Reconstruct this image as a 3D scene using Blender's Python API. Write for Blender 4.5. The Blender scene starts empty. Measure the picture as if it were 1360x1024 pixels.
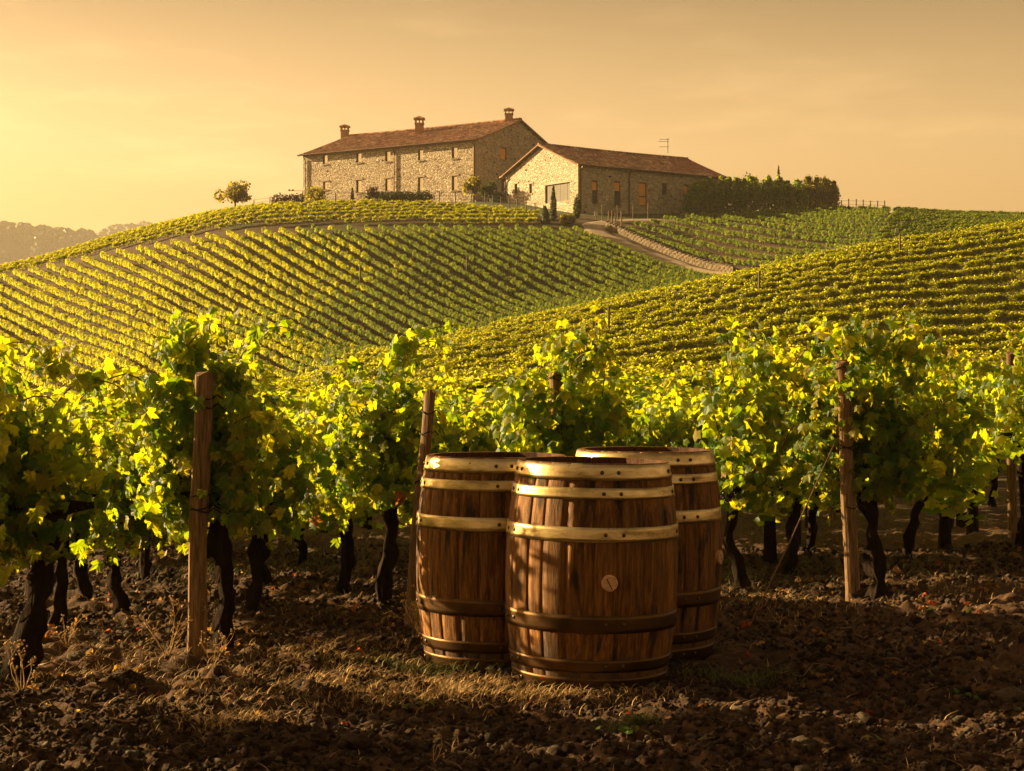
import bpy, math, random, time
import numpy as np
from mathutils import Vector, Matrix, Euler
T0 = time.time()
R = math.radians
random.seed(7)
rng = np.random.default_rng(7)
scene = bpy.context.scene
COL = scene.collection

# ------------------------------------------------------------------ camera
FP, EYE, HZ = 2267.0, 1.265, 500.0           # focal length in px of the 1360 wide frame, eye height, horizon row
cam_d = bpy.data.cameras.new('camera')
cam = bpy.data.objects.new('camera', cam_d); COL.objects.link(cam)
cam.location = (0, 0, EYE); cam.rotation_euler = (R(90), 0, 0)
cam_d.sensor_width = 36; cam_d.lens = 36 * FP / 1360
cam_d.shift_y = (HZ - 512) / 1360
cam_d.clip_end = 6000; cam_d.clip_start = 0.05
scene.camera = cam

# ------------------------------------------------------------------ light
SUN_V = Vector((-0.93, 0.37, 0)).normalized()
SUN_EL = R(17)
sun_dir = Vector((SUN_V.x * math.cos(SUN_EL), SUN_V.y * math.cos(SUN_EL), math.sin(SUN_EL)))
w = bpy.data.worlds.new('World'); scene.world = w; w.use_nodes = True
nt = w.node_tree; nt.nodes.clear()
wo = nt.nodes.new('ShaderNodeOutputWorld'); bg = nt.nodes.new('ShaderNodeBackground')
sky = nt.nodes.new('ShaderNodeTexSky'); sky.sky_type = 'NISHITA'; sky.sun_disc = False
sky.sun_elevation = SUN_EL; sky.sun_rotation = math.atan2(SUN_V.x, SUN_V.y)
sky.air_density = 1.6; sky.dust_density = 7.0; sky.ozone_density = 0.3; sky.altitude = 100
bw = nt.nodes.new('ShaderNodeRGBToBW')
mixs = nt.nodes.new('ShaderNodeMix'); mixs.data_type = 'RGBA'; mixs.inputs[0].default_value = 0.75
tint = nt.nodes.new('ShaderNodeMix'); tint.data_type = 'RGBA'; tint.blend_type = 'MULTIPLY'; tint.inputs[0].default_value = 1
tint.inputs[7].default_value = (1.0, 0.672, 0.325, 1)
L = nt.links.new
gmm = nt.nodes.new('ShaderNodeGamma'); gmm.inputs[1].default_value = 0.9; gsc = nt.nodes.new('ShaderNodeVectorMath'); gsc.operation = 'SCALE'; gsc.inputs['Scale'].default_value = 1.17
L(sky.outputs[0], gmm.inputs[0]); L(gmm.outputs[0], gsc.inputs[0]); L(gsc.outputs[0], bw.inputs[0]); L(gsc.outputs[0], mixs.inputs[6]); L(bw.outputs[0], mixs.inputs[7])
# thin wisps of high cloud
tc = nt.nodes.new('ShaderNodeTexCoord'); mp = nt.nodes.new('ShaderNodeMapping'); mp.inputs['Scale'].default_value = (2.2, 2.2, 13)
mp.inputs['Rotation'].default_value = (0, R(4), R(20))
cn = nt.nodes.new('ShaderNodeTexNoise'); cn.inputs['Scale'].default_value = 2.6; cn.inputs['Detail'].default_value = 7; cn.inputs['Roughness'].default_value = 0.6
cr = nt.nodes.new('ShaderNodeMapRange'); cr.inputs[1].default_value = 0.52; cr.inputs[2].default_value = 0.8; cr.inputs[3].default_value = 1.0; cr.inputs[4].default_value = 1.35
L(tc.outputs['Generated'], mp.inputs[0]); L(mp.outputs[0], cn.inputs[0]); L(cn.outputs[0], cr.inputs[0])
vm = nt.nodes.new('ShaderNodeVectorMath'); vm.operation = 'SCALE'
L(mixs.outputs[2], tint.inputs[6]); L(tint.outputs[2], vm.inputs[0]); L(cr.outputs[0], vm.inputs['Scale'])
# the sky dims from the horizon up, as in the part in view
sz = nt.nodes.new('ShaderNodeSeparateXYZ'); L(tc.outputs['Generated'], sz.inputs[0])
gr = nt.nodes.new('ShaderNodeValToRGB'); gr.color_ramp.elements[0].color = (1.0, .76, .42, 1); gr.color_ramp.elements[1].color = (.24, .25, .30, 1); gr.color_ramp.elements[1].position = 1.0
e_ = gr.color_ramp.elements.new(.07); e_.color = (.95, .82, .62, 1); e_ = gr.color_ramp.elements.new(.13); e_.color = (.84, .79, .74, 1); e_ = gr.color_ramp.elements.new(.22); e_.color = (.35, .33, .33, 1); e_ = gr.color_ramp.elements.new(.5); e_.color = (.25, .25, .28, 1)
L(sz.outputs[2], gr.inputs[0])
gm = nt.nodes.new('ShaderNodeMix'); gm.data_type = 'RGBA'; gm.blend_type = 'MULTIPLY'; gm.inputs[0].default_value = 1
L(vm.outputs[0], gm.inputs[6]); L(gr.outputs[0], gm.inputs[7]); L(gm.outputs[2], bg.inputs[0]); bg.inputs[1].default_value = 0.116
L(bg.outputs[0], wo.inputs[0])
sl = bpy.data.lights.new('sun', 'SUN'); sl.energy = 5.0; sl.angle = R(0.6); sl.color = (1.0, 0.69, 0.31)
so = bpy.data.objects.new('sun', sl); COL.objects.link(so)
so.rotation_euler = (-sun_dir).to_track_quat('-Z', 'Y').to_euler()
scene.view_settings.view_transform = 'Standard'; scene.view_settings.look = 'None'
scene.view_settings.exposure = 1.75; scene.view_settings.gamma = 1.0
scene.view_settings.use_curve_mapping = False
scene.render.engine = 'CYCLES'
cy = scene.cycles
cy.max_bounces = 8; cy.diffuse_bounces = 3; cy.glossy_bounces = 3; cy.transmission_bounces = 5; cy.transparent_max_bounces = 6
cy.volume_bounces = 0; cy.use_denoising = True
cy.caustics_reflective = False; cy.caustics_refractive = False

# ------------------------------------------------------------------ numpy noise
def hsh(ix, iy, seed):
    h = (ix.astype(np.int64) * 374761393 + iy.astype(np.int64) * 668265263 + seed * 144665) & 0xffffffff
    h = ((h ^ (h >> 13)) * 1274126177) & 0xffffffff
    h = ((h ^ (h >> 16)) * 2246822519) & 0xffffffff
    return ((h ^ (h >> 15)) & 0xffffff) / float(0xffffff)
def vnoise(x, y, seed=0):
    ix = np.floor(x); iy = np.floor(y); fx = x - ix; fy = y - iy
    fx = fx * fx * (3 - 2 * fx); fy = fy * fy * (3 - 2 * fy)
    a = hsh(ix, iy, seed); b = hsh(ix + 1, iy, seed); c = hsh(ix, iy + 1, seed); d = hsh(ix + 1, iy + 1, seed)
    return (a * (1 - fx) + b * fx) * (1 - fy) + (c * (1 - fx) + d * fx) * fy - 0.5
def fbm(x, y, octs=4, seed=0):
    s = 0; a = 1
    for o in range(octs):
        s = s + a * vnoise(x * 2 ** o + 17.3 * o, y * 2 ** o + 9.1 * o, seed + o); a *= 0.5
    return s
def clods(x, y, size, seed):
    """height field of rounded lumps of about this size"""
    gx = x / size; gy = y / size; ix = np.floor(gx); iy = np.floor(gy); best = np.zeros_like(x)
    for dx in (-1, 0, 1):
        for dy in (-1, 0, 1):
            cx = ix + dx; cy_ = iy + dy
            px = cx + hsh(cx, cy_, seed); py = cy_ + hsh(cx, cy_, seed + 1)
            r = 0.35 + 0.55 * hsh(cx, cy_, seed + 2)
            d2 = ((gx - px) ** 2 + (gy - py) ** 2) / r ** 2
            best = np.maximum(best, np.sqrt(np.clip(1 - d2, 0, None)) * r * (0.5 + hsh(cx, cy_, seed + 3)))
    return best * size

# ------------------------------------------------------------------ the lie of the land
def pchip(x, y, q):
    x = np.asarray(x, float); y = np.asarray(y, float); h = np.diff(x); d = np.diff(y) / h
    m = np.zeros_like(x); m[0] = d[0]; m[-1] = d[-1]
    for i in range(1, len(x) - 1):
        m[i] = 0 if d[i - 1] * d[i] <= 0 else (2 * h[i] + h[i - 1] + h[i] + 2 * h[i - 1]) / ((2 * h[i] + h[i - 1]) / d[i - 1] + (h[i] + 2 * h[i - 1]) / d[i])
    i = np.clip(np.searchsorted(x, q) - 1, 0, len(x) - 2); t = np.clip((q - x[i]) / h[i], 0, 1)
    return ((2 * t**3 - 3 * t**2 + 1) * y[i] + (t**3 - 2 * t**2 + t) * h[i] * m[i] + (-2 * t**3 + 3 * t**2) * y[i + 1] + (t**3 - t**2) * h[i] * m[i + 1])
PROF = {   # bearing -> (distance, height) along it
    -900: [(0, 0), (12, 0), (50, -1.0), (85, -3), (100, -2), (140, 2), (180, 6), (200, 7), (220, 5), (260, -4), (320, -8)],
    -300: [(0, 0), (12, 0), (50, -1.0), (85, -2.4), (100, -1.5), (140, 4), (178, 8.5), (195, 10), (215, 8), (260, -2), (320, -8)],
    0: [(0, 0), (14, 0), (50, -.9), (70, -1.6), (85, -1.9), (100, -.9), (120, 1.3), (135, 3.7), (150, 6.2), (165, 9.1), (178, 11.6), (192, 13.0), (215, 11.5), (260, 2), (320, -8)],
    200: [(0, 0), (14, 0), (50, -.8), (70, -1.2), (85, -1.2), (100, -.3), (120, 2.7), (135, 5.3), (150, 8.6), (165, 12.5), (178, 15.8), (195, 17.7), (215, 17.5), (260, 6), (320, -6)],
    350: [(0, 0), (14, 0), (50, -.6), (75, -.6), (93, -.2), (105, .1), (120, 2.7), (135, 5.6), (150, 9.6), (165, 14.6), (178, 18.2), (190, 20.0), (200, 21.0), (220, 21.2), (260, 12), (320, -4)],
    500: [(0, 0), (14, 0), (50, -.3), (75, .2), (95, 1.2), (110, 1.95), (122, 2.6), (135, 5.7), (150, 10.1), (165, 15.0), (178, 18.4), (190, 20.6), (200, 21.6), (225, 22), (260, 16), (320, -2)],
    700: [(0, 0), (14, 0), (50, .1), (75, .95), (100, 2.9), (120, 4.5), (130, 4.9), (142, 7.2), (155, 11.5), (165, 14.4), (178, 17.9), (185, 19.1), (200, 21.5), (230, 22), (270, 16), (320, 0)],
    900: [(0, 0), (14, 0), (50, .3), (75, 2.1), (100, 4.7), (122, 6.7), (134, 7.0), (145, 8.6), (155, 10.9), (165, 13.7), (178, 17.2), (190, 19.2), (205, 20.8), (230, 21), (270, 16), (320, 0)],
    1100: [(0, 0), (14, .0), (50, .4), (75, 2.9), (100, 6.5), (125, 9.4), (137, 9.8), (150, 11.6), (165, 14.8), (180, 17.9), (200, 20.6), (215, 21.2), (260, 19), (320, 8)],
    1360: [(0, 0), (14, .05), (50, .6), (75, 3.4), (100, 7.8), (128, 11.9), (140, 12.2), (155, 14.6), (170, 16.4), (190, 18.6), (205, 20.0), (230, 19), (260, 15), (320, 4)],
    1700: [(0, 0), (14, .1), (50, 1.2), (75, 5), (100, 10), (128, 14.2), (140, 14.4), (170, 17), (205, 19.5), (260, 15), (320, 6)],
    2300: [(0, 0), (14, .1), (50, 1.5), (100, 11), (128, 15), (170, 17.5), (205, 18), (260, 15), (320, 8)],
}
PK = sorted(PROF); YS = np.linspace(0, 320, 321)
cols = np.array([pchip([a for a, b in PROF[k]], [b for a, b in PROF[k]], YS) for k in PK])
US = np.linspace(PK[0], PK[-1], 321)
TAB = np.array([pchip(PK, cols[:, j], US) for j in range(len(YS))]).T
k5 = np.array([1, 4, 6, 4, 1]) / 16.0
for _ in range(3):
    p_ = np.pad(TAB, ((2, 2), (0, 0)), mode='edge'); TAB = sum(k5[i] * p_[i:i + TAB.shape[0]] for i in range(5))
def gz(x, y):
    """ground height (without the clods)"""
    x = np.asarray(x, float); y = np.asarray(y, float)
    yy = np.clip(y, 4.0, 319.9); u = 680 + FP * x / yy
    a = np.clip((u - US[0]) / (US[1] - US[0]), 0, len(US) - 1.001); b = yy
    i = a.astype(int); j = b.astype(int); fa = a - i; fb = b - j
    z = (TAB[i, j] * (1 - fa) + TAB[i + 1, j] * fa) * (1 - fb) + (TAB[i, j + 1] * (1 - fa) + TAB[i + 1, j + 1] * fa) * fb
    far = np.clip((y - 300) / 200, 0, 1)
    return z * (1 - far) - 12 * far
def gzf(x, y): return float(gz(np.array([x]), np.array([y]))[0])
def at(px, Y): return (px - 680) * Y / FP          # bearing -> x at distance Y
def zat(py, Y): return EYE + (HZ - py) * Y / FP
def near_relief(x, y):
    m = np.clip((18 - y) / 5, 0, 1) * np.clip((y - 3.5) / 1, 0, 1) * np.clip((7 - np.abs(x)) / 2, 0, 1)
    f = 0.05 * fbm(x * 1.3, y * 1.6, 3, 3) + 0.03 * fbm(x * 5, y * 5, 3, 11)
    f = f + 0.75 * clods(x + .03 * fbm(x * 9, y * 9, 2, 4), y + .03 * fbm(x * 9, y * 9, 2, 14), 0.15, 21) * np.clip(fbm(x * 1.3, y * 1.3, 2, 50) * 2 + .35, 0, 1) * 0.5 + 0.5 * clods(x + .01 * fbm(x * 22, y * 22, 2, 5), y, 0.06, 31) + 0.6 * clods(x, y, 0.034, 41) + .016 * fbm(x * 26, y * 26, 3, 77)
    bank = 0.10 * np.clip(1 - np.abs(y - 5.9 - .15 * np.sin(x * 1.3)) / .5, 0, 1) ** 2 * (0.5 + 0.5 * np.sin(x * 2.1 + 1)) * np.clip((np.abs(x - 0.4) - 0.7) / .6, 0, 1)
    return m * (f - 0.045 + bank)
BAR = [(0.325, 7.15, 0.0), (-0.075, 7.74, -0.02), (0.615, 7.98, -0.02)]      # barrels
def ground_h(x, y):
    z = gz(x, y); r = near_relief(x, y)
    for bx, by, bz in BAR:
        d = np.sqrt((x - bx) ** 2 + (y - by) ** 2)
        k = np.clip((0.60 - d) / 0.25, 0, 1); k = k * k * (3 - 2 * k)
        ins = np.clip((0.33 - d) / 0.08, 0, 1)
        r = r * (1 - k * .7) + bz * k - 0.05 * ins + .012 * k * (1 - ins)
    return z + r
def ghf(x, y): return float(ground_h(np.array([float(x)]), np.array([float(y)]))[0])

# ------------------------------------------------------------------ mesh + object helpers
def mesh_np(name, verts, faces, uvs=None, smooth=False, mats=(), midx=None):
    verts = np.asarray(verts, np.float32); faces = np.asarray(faces, np.int32)
    me = bpy.data.meshes.new(name); n = faces.shape[1]
    me.vertices.add(len(verts)); me.vertices.foreach_set('co', verts.ravel())
    me.loops.add(faces.size); me.loops.foreach_set('vertex_index', faces.ravel())
    me.polygons.add(len(faces)); me.polygons.foreach_set('loop_start', np.arange(0, faces.size, n, dtype=np.int32))
    try: me.polygons.foreach_set('loop_total', np.full(len(faces), n, dtype=np.int32))
    except Exception: pass
    if uvs is not None:
        ul = me.uv_layers.new(name='uv'); ul.data.foreach_set('uv', np.asarray(uvs, np.float32)[faces.ravel()].ravel())
    for m in mats: me.materials.append(m)
    if midx is not None: me.polygons.foreach_set('material_index', np.asarray(midx, np.int32))
    me.polygons.foreach_set('use_smooth', np.full(len(faces), bool(smooth)))
    me.update(calc_edges=True); me.validate()
    return me
class MB:
    """collects pieces into one mesh (verts + mixed polygons)"""
    def __init__(s): s.v = []; s.f = []; s.m = []
    def add(s, vs, fs, m=0):
        o = len(s.v); s.v += [tuple(v) for v in vs]; s.f += [tuple(i + o for i in f) for f in fs]; s.m += [m] * len(fs)
    def box(s, c, d, rot=None, m=0):
        cx, cy_, cz = c; dx, dy, dz = d[0] / 2, d[1] / 2, d[2] / 2
        vs = [Vector((sx * dx, sy * dy, sz * dz)) for sz in (-1, 1) for sy in (-1, 1) for sx in (-1, 1)]
        if rot is not None: vs = [rot @ v for v in vs]
        s.add([v + Vector(c) for v in vs], [(0, 2, 3, 1), (4, 5, 7, 6), (0, 1, 5, 4), (2, 6, 7, 3), (0, 4, 6, 2), (1, 3, 7, 5)], m)
    def tube(s, pts, rad, n=8, rough=0.0, m=0, seed=0, cap=True):
        pts = [Vector(p) for p in pts]; rr = random.Random(seed); rings = []
        if not hasattr(rad, '__len__'): rad = [rad] * len(pts)
        prev = None; base = len(s.v); vs = []
        ridge = [1 + rough * (rr.random() - .5) * 1.5 for _ in range(n)]
        for i, p in enumerate(pts):
            d = (pts[min(i + 1, len(pts) - 1)] - pts[max(i - 1, 0)]).normalized()
            a = prev if prev is not None else (Vector((1, 0, 0)) if abs(d.x) < .8 else Vector((0, 1, 0)))
            a = (a - d * a.dot(d)).normalized(); b = d.cross(a); prev = a
            for k in range(n):
                t = 2 * math.pi * k / n; r = rad[i] * ridge[k] * (1 + rough * (rr.random() - .5))
                vs.append(p + (a * math.cos(t) + b * math.sin(t)) * r)
        fs = [(i * n + k, i * n + (k + 1) % n, (i + 1) * n + (k + 1) % n, (i + 1) * n + k) for i in range(len(pts) - 1) for k in range(n)]
        if cap: fs += [tuple(range(n - 1, -1, -1)), tuple((len(pts) - 1) * n + k for k in range(n))]
        s.add(vs, fs, m)
    def mesh(s, name, mats, smooth=False):
        me = bpy.data.meshes.new(name); me.from_pydata([tuple(v) for v in s.v], [], s.f)
        for m in (mats if isinstance(mats, (list, tuple)) else [mats]): me.materials.append(m)
        me.polygons.foreach_set('material_index', s.m)
        me.polygons.foreach_set('use_smooth', [smooth] * len(s.f)); me.update()
        return me
def link(name, me, parent=None, loc=(0, 0, 0), rot=(0, 0, 0), scale=None):
    o = bpy.data.objects.new(name, me); COL.objects.link(o); o.location = loc; o.rotation_euler = rot
    if scale is not None: o.scale = scale if hasattr(scale, '__len__') else (scale,) * 3
    if parent is not None: o.parent = parent
    return o
def tag(o, label=None, cat=None, group=None, kind=None):
    if label: o['label'] = label
    if cat: o['category'] = cat
    if group: o['group'] = group
    if kind: o['kind'] = kind
    return o
def thing(name, label, cat, loc=(0, 0, 0), rz=0, group=None):
    return tag(link(name, None, None, loc, (0, 0, rz)), label, cat, group)

# ------------------------------------------------------------------ materials
def mat(name):
    m = bpy.data.materials.new(name); m.use_nodes = True; t = m.node_tree
    return m, t, t.nodes['Principled BSDF'], t.nodes['Material Output']
def N(t, typ, **kw):
    n = t.nodes.new(typ)
    for k, v in kw.items():
        if k.startswith('_'): setattr(n, k[1:], v)
        else: n.inputs[k.replace('__', ' ')].default_value = v
    return n
def ramp(t, stops, src=None, interp='LINEAR'):
    r = t.nodes.new('ShaderNodeValToRGB'); r.color_ramp.interpolation = interp; e = r.color_ramp.elements
    while len(e) > 1: e.remove(e[-1])
    e[0].position = stops[0][0]; e[0].color = (*stops[0][1], 1)
    for p, c in stops[1:]:
        q = e.new(p); q.color = (*c, 1)
    if src is not None: t.links.new(src, r.inputs[0])
    return r
def mixc(t, a, b, f, blend='MIX'):
    m = t.nodes.new('ShaderNodeMix'); m.data_type = 'RGBA'; m.blend_type = blend
    for s, v in ((0, f), (6, a), (7, b)):
        if hasattr(v, 'is_linked'): t.links.new(v, m.inputs[s])
        elif s == 0: m.inputs[0].default_value = v
        else: m.inputs[s].default_value = (*v, 1)
    return m.outputs[2]
def math_(t, op, a, b=None, c=None):
    m = t.nodes.new('ShaderNodeMath'); m.operation = op
    for i, v in enumerate((a, b, c)):
        if v is None: continue
        if hasattr(v, 'is_linked'): t.links.new(v, m.inputs[i])
        else: m.inputs[i].default_value = v
    return m.outputs[0]
def coords(t, kind='Object', scale=(1, 1, 1)):
    tc = t.nodes.new('ShaderNodeTexCoord'); mp = t.nodes.new('ShaderNodeMapping'); mp.inputs['Scale'].default_value = scale
    t.links.new(tc.outputs[kind], mp.inputs[0]); return mp.outputs[0]
def gpos(t): return t.nodes.new('ShaderNodeNewGeometry').outputs['Position']
def noise(t, v, scale, detail=4, rough=.5, dist=0):
    n = N(t, 'ShaderNodeTexNoise', Scale=scale, Detail=detail, Roughness=rough, Distortion=dist); t.links.new(v, n.inputs['Vector']); return n.outputs[0]
def bump(t, bs, h, strength=.5, dist=.01):
    b = N(t, 'ShaderNodeBump', Strength=strength, Distance=dist); t.links.new(h, b.inputs['Height']); t.links.new(b.outputs[0], bs.inputs['Normal']); return b

def soil_material():
    m, t, b, o = mat('soil')
    p = gpos(t); n1 = noise(t, p, 1.1, 5, .6); n2 = noise(t, p, 14, 6, .65); n3 = noise(t, p, 90, 4, .6)
    c = ramp(t, [(.3, (.028, .012, .006)), (.5, (.066, .033, .015)), (.72, (.15, .080, .038))], n2).outputs[0]
    c2 = mixc(t, c, (.12, .075, .04), ramp(t, [(.5, (0, 0, 0)), (.75, (.5, .5, .5))], n1).outputs[0])
    sx = t.nodes.new('ShaderNodeSeparateXYZ'); t.links.new(p, sx.inputs[0])
    # hillside fields: paler dry earth with mown weeds between the rows
    n4 = noise(t, p, .35, 5, .6)
    field = ramp(t, [(.32, (.06, .036, .018)), (.5, (.10, .06, .028)), (.58, (.06, .06, .02)), (.75, (.04, .055, .014))], n4).outputs[0]
    farf = N(t, 'ShaderNodeMapRange'); farf.inputs[1].default_value = 12; farf.inputs[2].default_value = 30; t.links.new(sx.outputs[1], farf.inputs[0])
    c3 = mixc(t, c2, field, farf.outputs[0])
    t.links.new(c3, b.inputs['Base Color']); b.inputs['Roughness'].default_value = .95; b.inputs['Specular IOR Level'].default_value = .25
    h = math_(t, 'ADD', math_(t, 'MULTIPLY', n2, .6), math_(t, 'MULTIPLY', n3, .35)); bump(t, b, h, .7, .02)
    return m
def rock_material(name, cols_, sc=18):
    m, t, b, o = mat(name)
    p = coords(t, 'Object'); inf = t.nodes.new('ShaderNodeObjectInfo')
    va = t.nodes.new('ShaderNodeVectorMath'); va.operation = 'ADD'; t.links.new(p, va.inputs[0])
    cmb = t.nodes.new('ShaderNodeCombineXYZ'); t.links.new(math_(t, 'MULTIPLY', inf.outputs['Random'], 40), cmb.inputs[0]); t.links.new(cmb.outputs[0], va.inputs[1])
    n = noise(t, va.outputs[0], 2.2, 6, .65)
    c = ramp(t, [(.25, cols_[0]), (.5, cols_[1]), (.8, cols_[2])], n).outputs[0]
    hsv = N(t, 'ShaderNodeHueSaturation'); t.links.new(c, hsv.inputs['Color'])
    t.links.new(math_(t, 'ADD', math_(t, 'MULTIPLY', inf.outputs['Random'], .9), .6), hsv.inputs['Value'])
    t.links.new(hsv.outputs[0], b.inputs['Base Color']); b.inputs['Roughness'].default_value = .9; b.inputs['Specular IOR Level'].default_value = .3
    bump(t, b, noise(t, va.outputs[0], 7, 5, .7), .8, .15)
    return m
def leaf_material(name, greens, yellows, trans, tw=.5, veins=True, rough=.42):
    """grape leaf: a glossy face, and light coming through from behind"""
    m, t, b, o = mat(name)
    inf = t.nodes.new('ShaderNodeObjectInfo'); geo = t.nodes.new('ShaderNodeNewGeometry')
    rnd = math_(t, 'FRACT', math_(t, 'ADD', math_(t, 'MULTIPLY', inf.outputs['Random'], 7.31), geo.outputs['Random Per Island']))
    c = ramp(t, [(0, greens[0]), (.5, greens[1]), (.9, greens[2]), (.975, yellows[0]), (.995, yellows[0]), (1, yellows[1])], rnd).outputs[0]
    tr = ramp(t, [(0, trans[0]), (.5, trans[1]), (.9, trans[2]), (1, trans[2])], rnd).outputs[0]
    if veins:
        uv = t.nodes.new('ShaderNodeUVMap').outputs[0]; sx = t.nodes.new('ShaderNodeSeparateXYZ'); t.links.new(uv, sx.inputs[0])
        u = math_(t, 'SUBTRACT', sx.outputs[0], .5); v = math_(t, 'SUBTRACT', sx.outputs[1], .5)
        ang = math_(t, 'ARCTAN2', u, v); k = math_(t, 'DIVIDE', ang, R(46))
        d = math_(t, 'ABSOLUTE', math_(t, 'SUBTRACT', math_(t, 'FRACT', math_(t, 'ADD', k, .5)), .5))
        rad = math_(t, 'SQRT', math_(t, 'ADD', math_(t, 'MULTIPLY', u, u), math_(t, 'MULTIPLY', v, v)))
        wv = math_(t, 'MULTIPLY', d, math_(t, 'ADD', math_(t, 'MULTIPLY', rad, 2.2), .06))
        vein = math_(t, 'SUBTRACT', 1.0, math_(t, 'MINIMUM', math_(t, 'MULTIPLY', wv, 28), 1.0))
        nv = noise(t, uv, 9, 3, .6)
        c = mixc(t, c, (.16, .20, .05), math_(t, 'MULTIPLY', vein, .55))
        c = mixc(t, c, (.5, .5, .5), math_(t, 'MULTIPLY', nv, .0))
        tr = mixc(t, tr, (.12, .15, .02), math_(t, 'MULTIPLY', vein, .55))
        bump(t, b, math_(t, 'ADD', math_(t, 'MULTIPLY', vein, -.6), math_(t, 'MULTIPLY', nv, 1.2)), .45, .01)
    if veins:      # scorched rims on some of the leaves
        rim = math_(t, 'MULTIPLY', ramp(t, [(.30, (0, 0, 0)), (.46, (1, 1, 1))], math_(t, 'ADD', rad, math_(t, 'MULTIPLY', math_(t, 'SUBTRACT', nv, .5), .5))).outputs[0], math_(t, 'GREATER_THAN', math_(t, 'FRACT', math_(t, 'MULTIPLY', rnd, 13.7)), .62))
        c = mixc(t, c, (.20, .10, .025), math_(t, 'MULTIPLY', rim, .75)); tr = mixc(t, tr, (.45, .22, .03), math_(t, 'MULTIPLY', rim, .7))
    t.links.new(c, b.inputs['Base Color']); b.inputs['Roughness'].default_value = rough; b.inputs['Specular IOR Level'].default_value = .45
    tl = t.nodes.new('ShaderNodeBsdfTranslucent'); t.links.new(tr, tl.inputs[0])
    ms = t.nodes.new('ShaderNodeMixShader'); ms.inputs[0].default_value = tw
    t.links.new(b.outputs[0], ms.inputs[1]); t.links.new(tl.outputs[0], ms.inputs[2]); t.links.new(ms.outputs[0], o.inputs[0])
    return m
GREENS = [(.018, .075, .008), (.034, .105, .012), (.065, .13, .016)]
M = {}
M['soil'] = soil_material()
M['clod'] = rock_material('clod', [(.033, .016, .008), (.075, .039, .018), (.155, .086, .042)])
M['terrace_stone'] = rock_material('terrace_stone', [(.06, .045, .028), (.12, .092, .058), (.20, .155, .10)])
M['stone_loose'] = rock_material('stone_loose', [(.10, .07, .045), (.17, .125, .085), (.26, .20, .14)])
M['leaf'] = leaf_material('leaf', GREENS, [(.24, .20, .03), (.22, .07, .02)], [(.26, .44, .006), (.62, .72, .008), (.97, .88, .012)], .54)
M['leaf_mid'] = leaf_material('leaf_mid', GREENS, [(.24, .20, .03), (.22, .09, .02)], [(.28, .46, .008), (.66, .74, .008), (.97, .88, .012)], .54, veins=False, rough=.5)
M['leaf_far'] = leaf_material('leaf_far', [(.03, .075, .008), (.05, .11, .010), (.09, .13, .014)], [(.2, .17, .03), (.2, .12, .02)], [(.50, .58, .006), (.88, .84, .006), (.98, .88, .01)], .58, veins=False, rough=.55)
M['leaf_near_slope'] = leaf_material('leaf_near_slope', [(.03, .07, .006), (.06, .105, .008), (.10, .13, .012)], [(.2, .17, .03), (.2, .12, .02)], [(.46, .54, .006), (.90, .88, .006), (.99, .92, .01)], .60, veins=False, rough=.5)
M['leaf_green'] = leaf_material('leaf_green', [(.022, .06, .008), (.038, .085, .012), (.06, .10, .016)], [(.16, .15, .03), (.16, .12, .02)], [(.18, .30, .008), (.32, .46, .01), (.7, .7, .02)], .5, veins=False, rough=.55)
M['leaf_dark'] = leaf_material('leaf_dark', [(.018, .035, .01), (.03, .055, .015), (.05, .07, .02)], [(.09, .10, .02), (.10, .10, .02)], [(.06, .09, .01), (.10, .13, .015), (.2, .2, .02)], .35, veins=False, rough=.55)
M['leaf_gold'] = leaf_material('leaf_gold', [(.06, .075, .012), (.10, .10, .016), (.16, .14, .02)], [(.25, .19, .03), (.25, .19, .03)], [(.3, .3, .02), (.5, .45, .02), (.8, .6, .03)], .5, veins=False, rough=.55)
M['leaf_purple'] = leaf_material('leaf_purple', [(.03, .012, .014), (.06, .02, .02), (.09, .04, .03)], [(.1, .05, .03), (.1, .05, .03)], [(.08, .03, .02), (.12, .04, .02), (.2, .08, .03)], .3, veins=False)
M['leaf_red'] = leaf_material('leaf_red', [(.22, .02, .015), (.30, .035, .02), (.25, .07, .025)], [(.3, .12, .03), (.3, .12, .03)], [(.5, .05, .02), (.6, .10, .02), (.7, .3, .03)], .35, veins=True)
def bark_material():
    m, t, b, o = mat('vine_bark'); p = coords(t, 'Object', (1, 1, .22))
    n = noise(t, p, 45, 6, .7, .6); c = ramp(t, [(.3, (.010, .007, .005)), (.55, (.026, .016, .010)), (.8, (.055, .034, .021))], n).outputs[0]
    t.links.new(c, b.inputs['Base Color']); b.inputs['Roughness'].default_value = .95; bump(t, b, n, 1, .02); b.inputs['Specular IOR Level'].default_value = .12; return m
M['bark'] = bark_material()
def simple(name, col, rough=.8, metal=0, spec=.4, var=0, sc=8):
    m, t, b, o = mat(name)
    if var:
        n = noise(t, gpos(t), sc, 5, .6); c = ramp(t, [(.25, tuple(x * (1 - var) for x in col)), (.75, tuple(min(1, x * (1 + var)) for x in col))], n).outputs[0]
        t.links.new(c, b.inputs['Base Color']); bump(t, b, n, .3, .01)
    else: b.inputs['Base Color'].default_value = (*col, 1)
    b.inputs['Roughness'].default_value = rough; b.inputs['Metallic'].default_value = metal; b.inputs['Specular IOR Level'].default_value = spec
    return m
M['cane'] = simple('cane', (.15, .075, .03), .6, var=.4, sc=30)
M['green_stem'] = simple('green_stem', (.13, .14, .03), .6, var=.3, sc=30)
M['straw'] = simple('straw', (.46, .30, .12), .8, var=.4, sc=20)
M['wire'] = simple('wire', (.02, .016, .013), .6, .5)
M['grape'] = simple('grape', (.012, .008, .02), .38, spec=.5, var=.5, sc=60)
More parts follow.
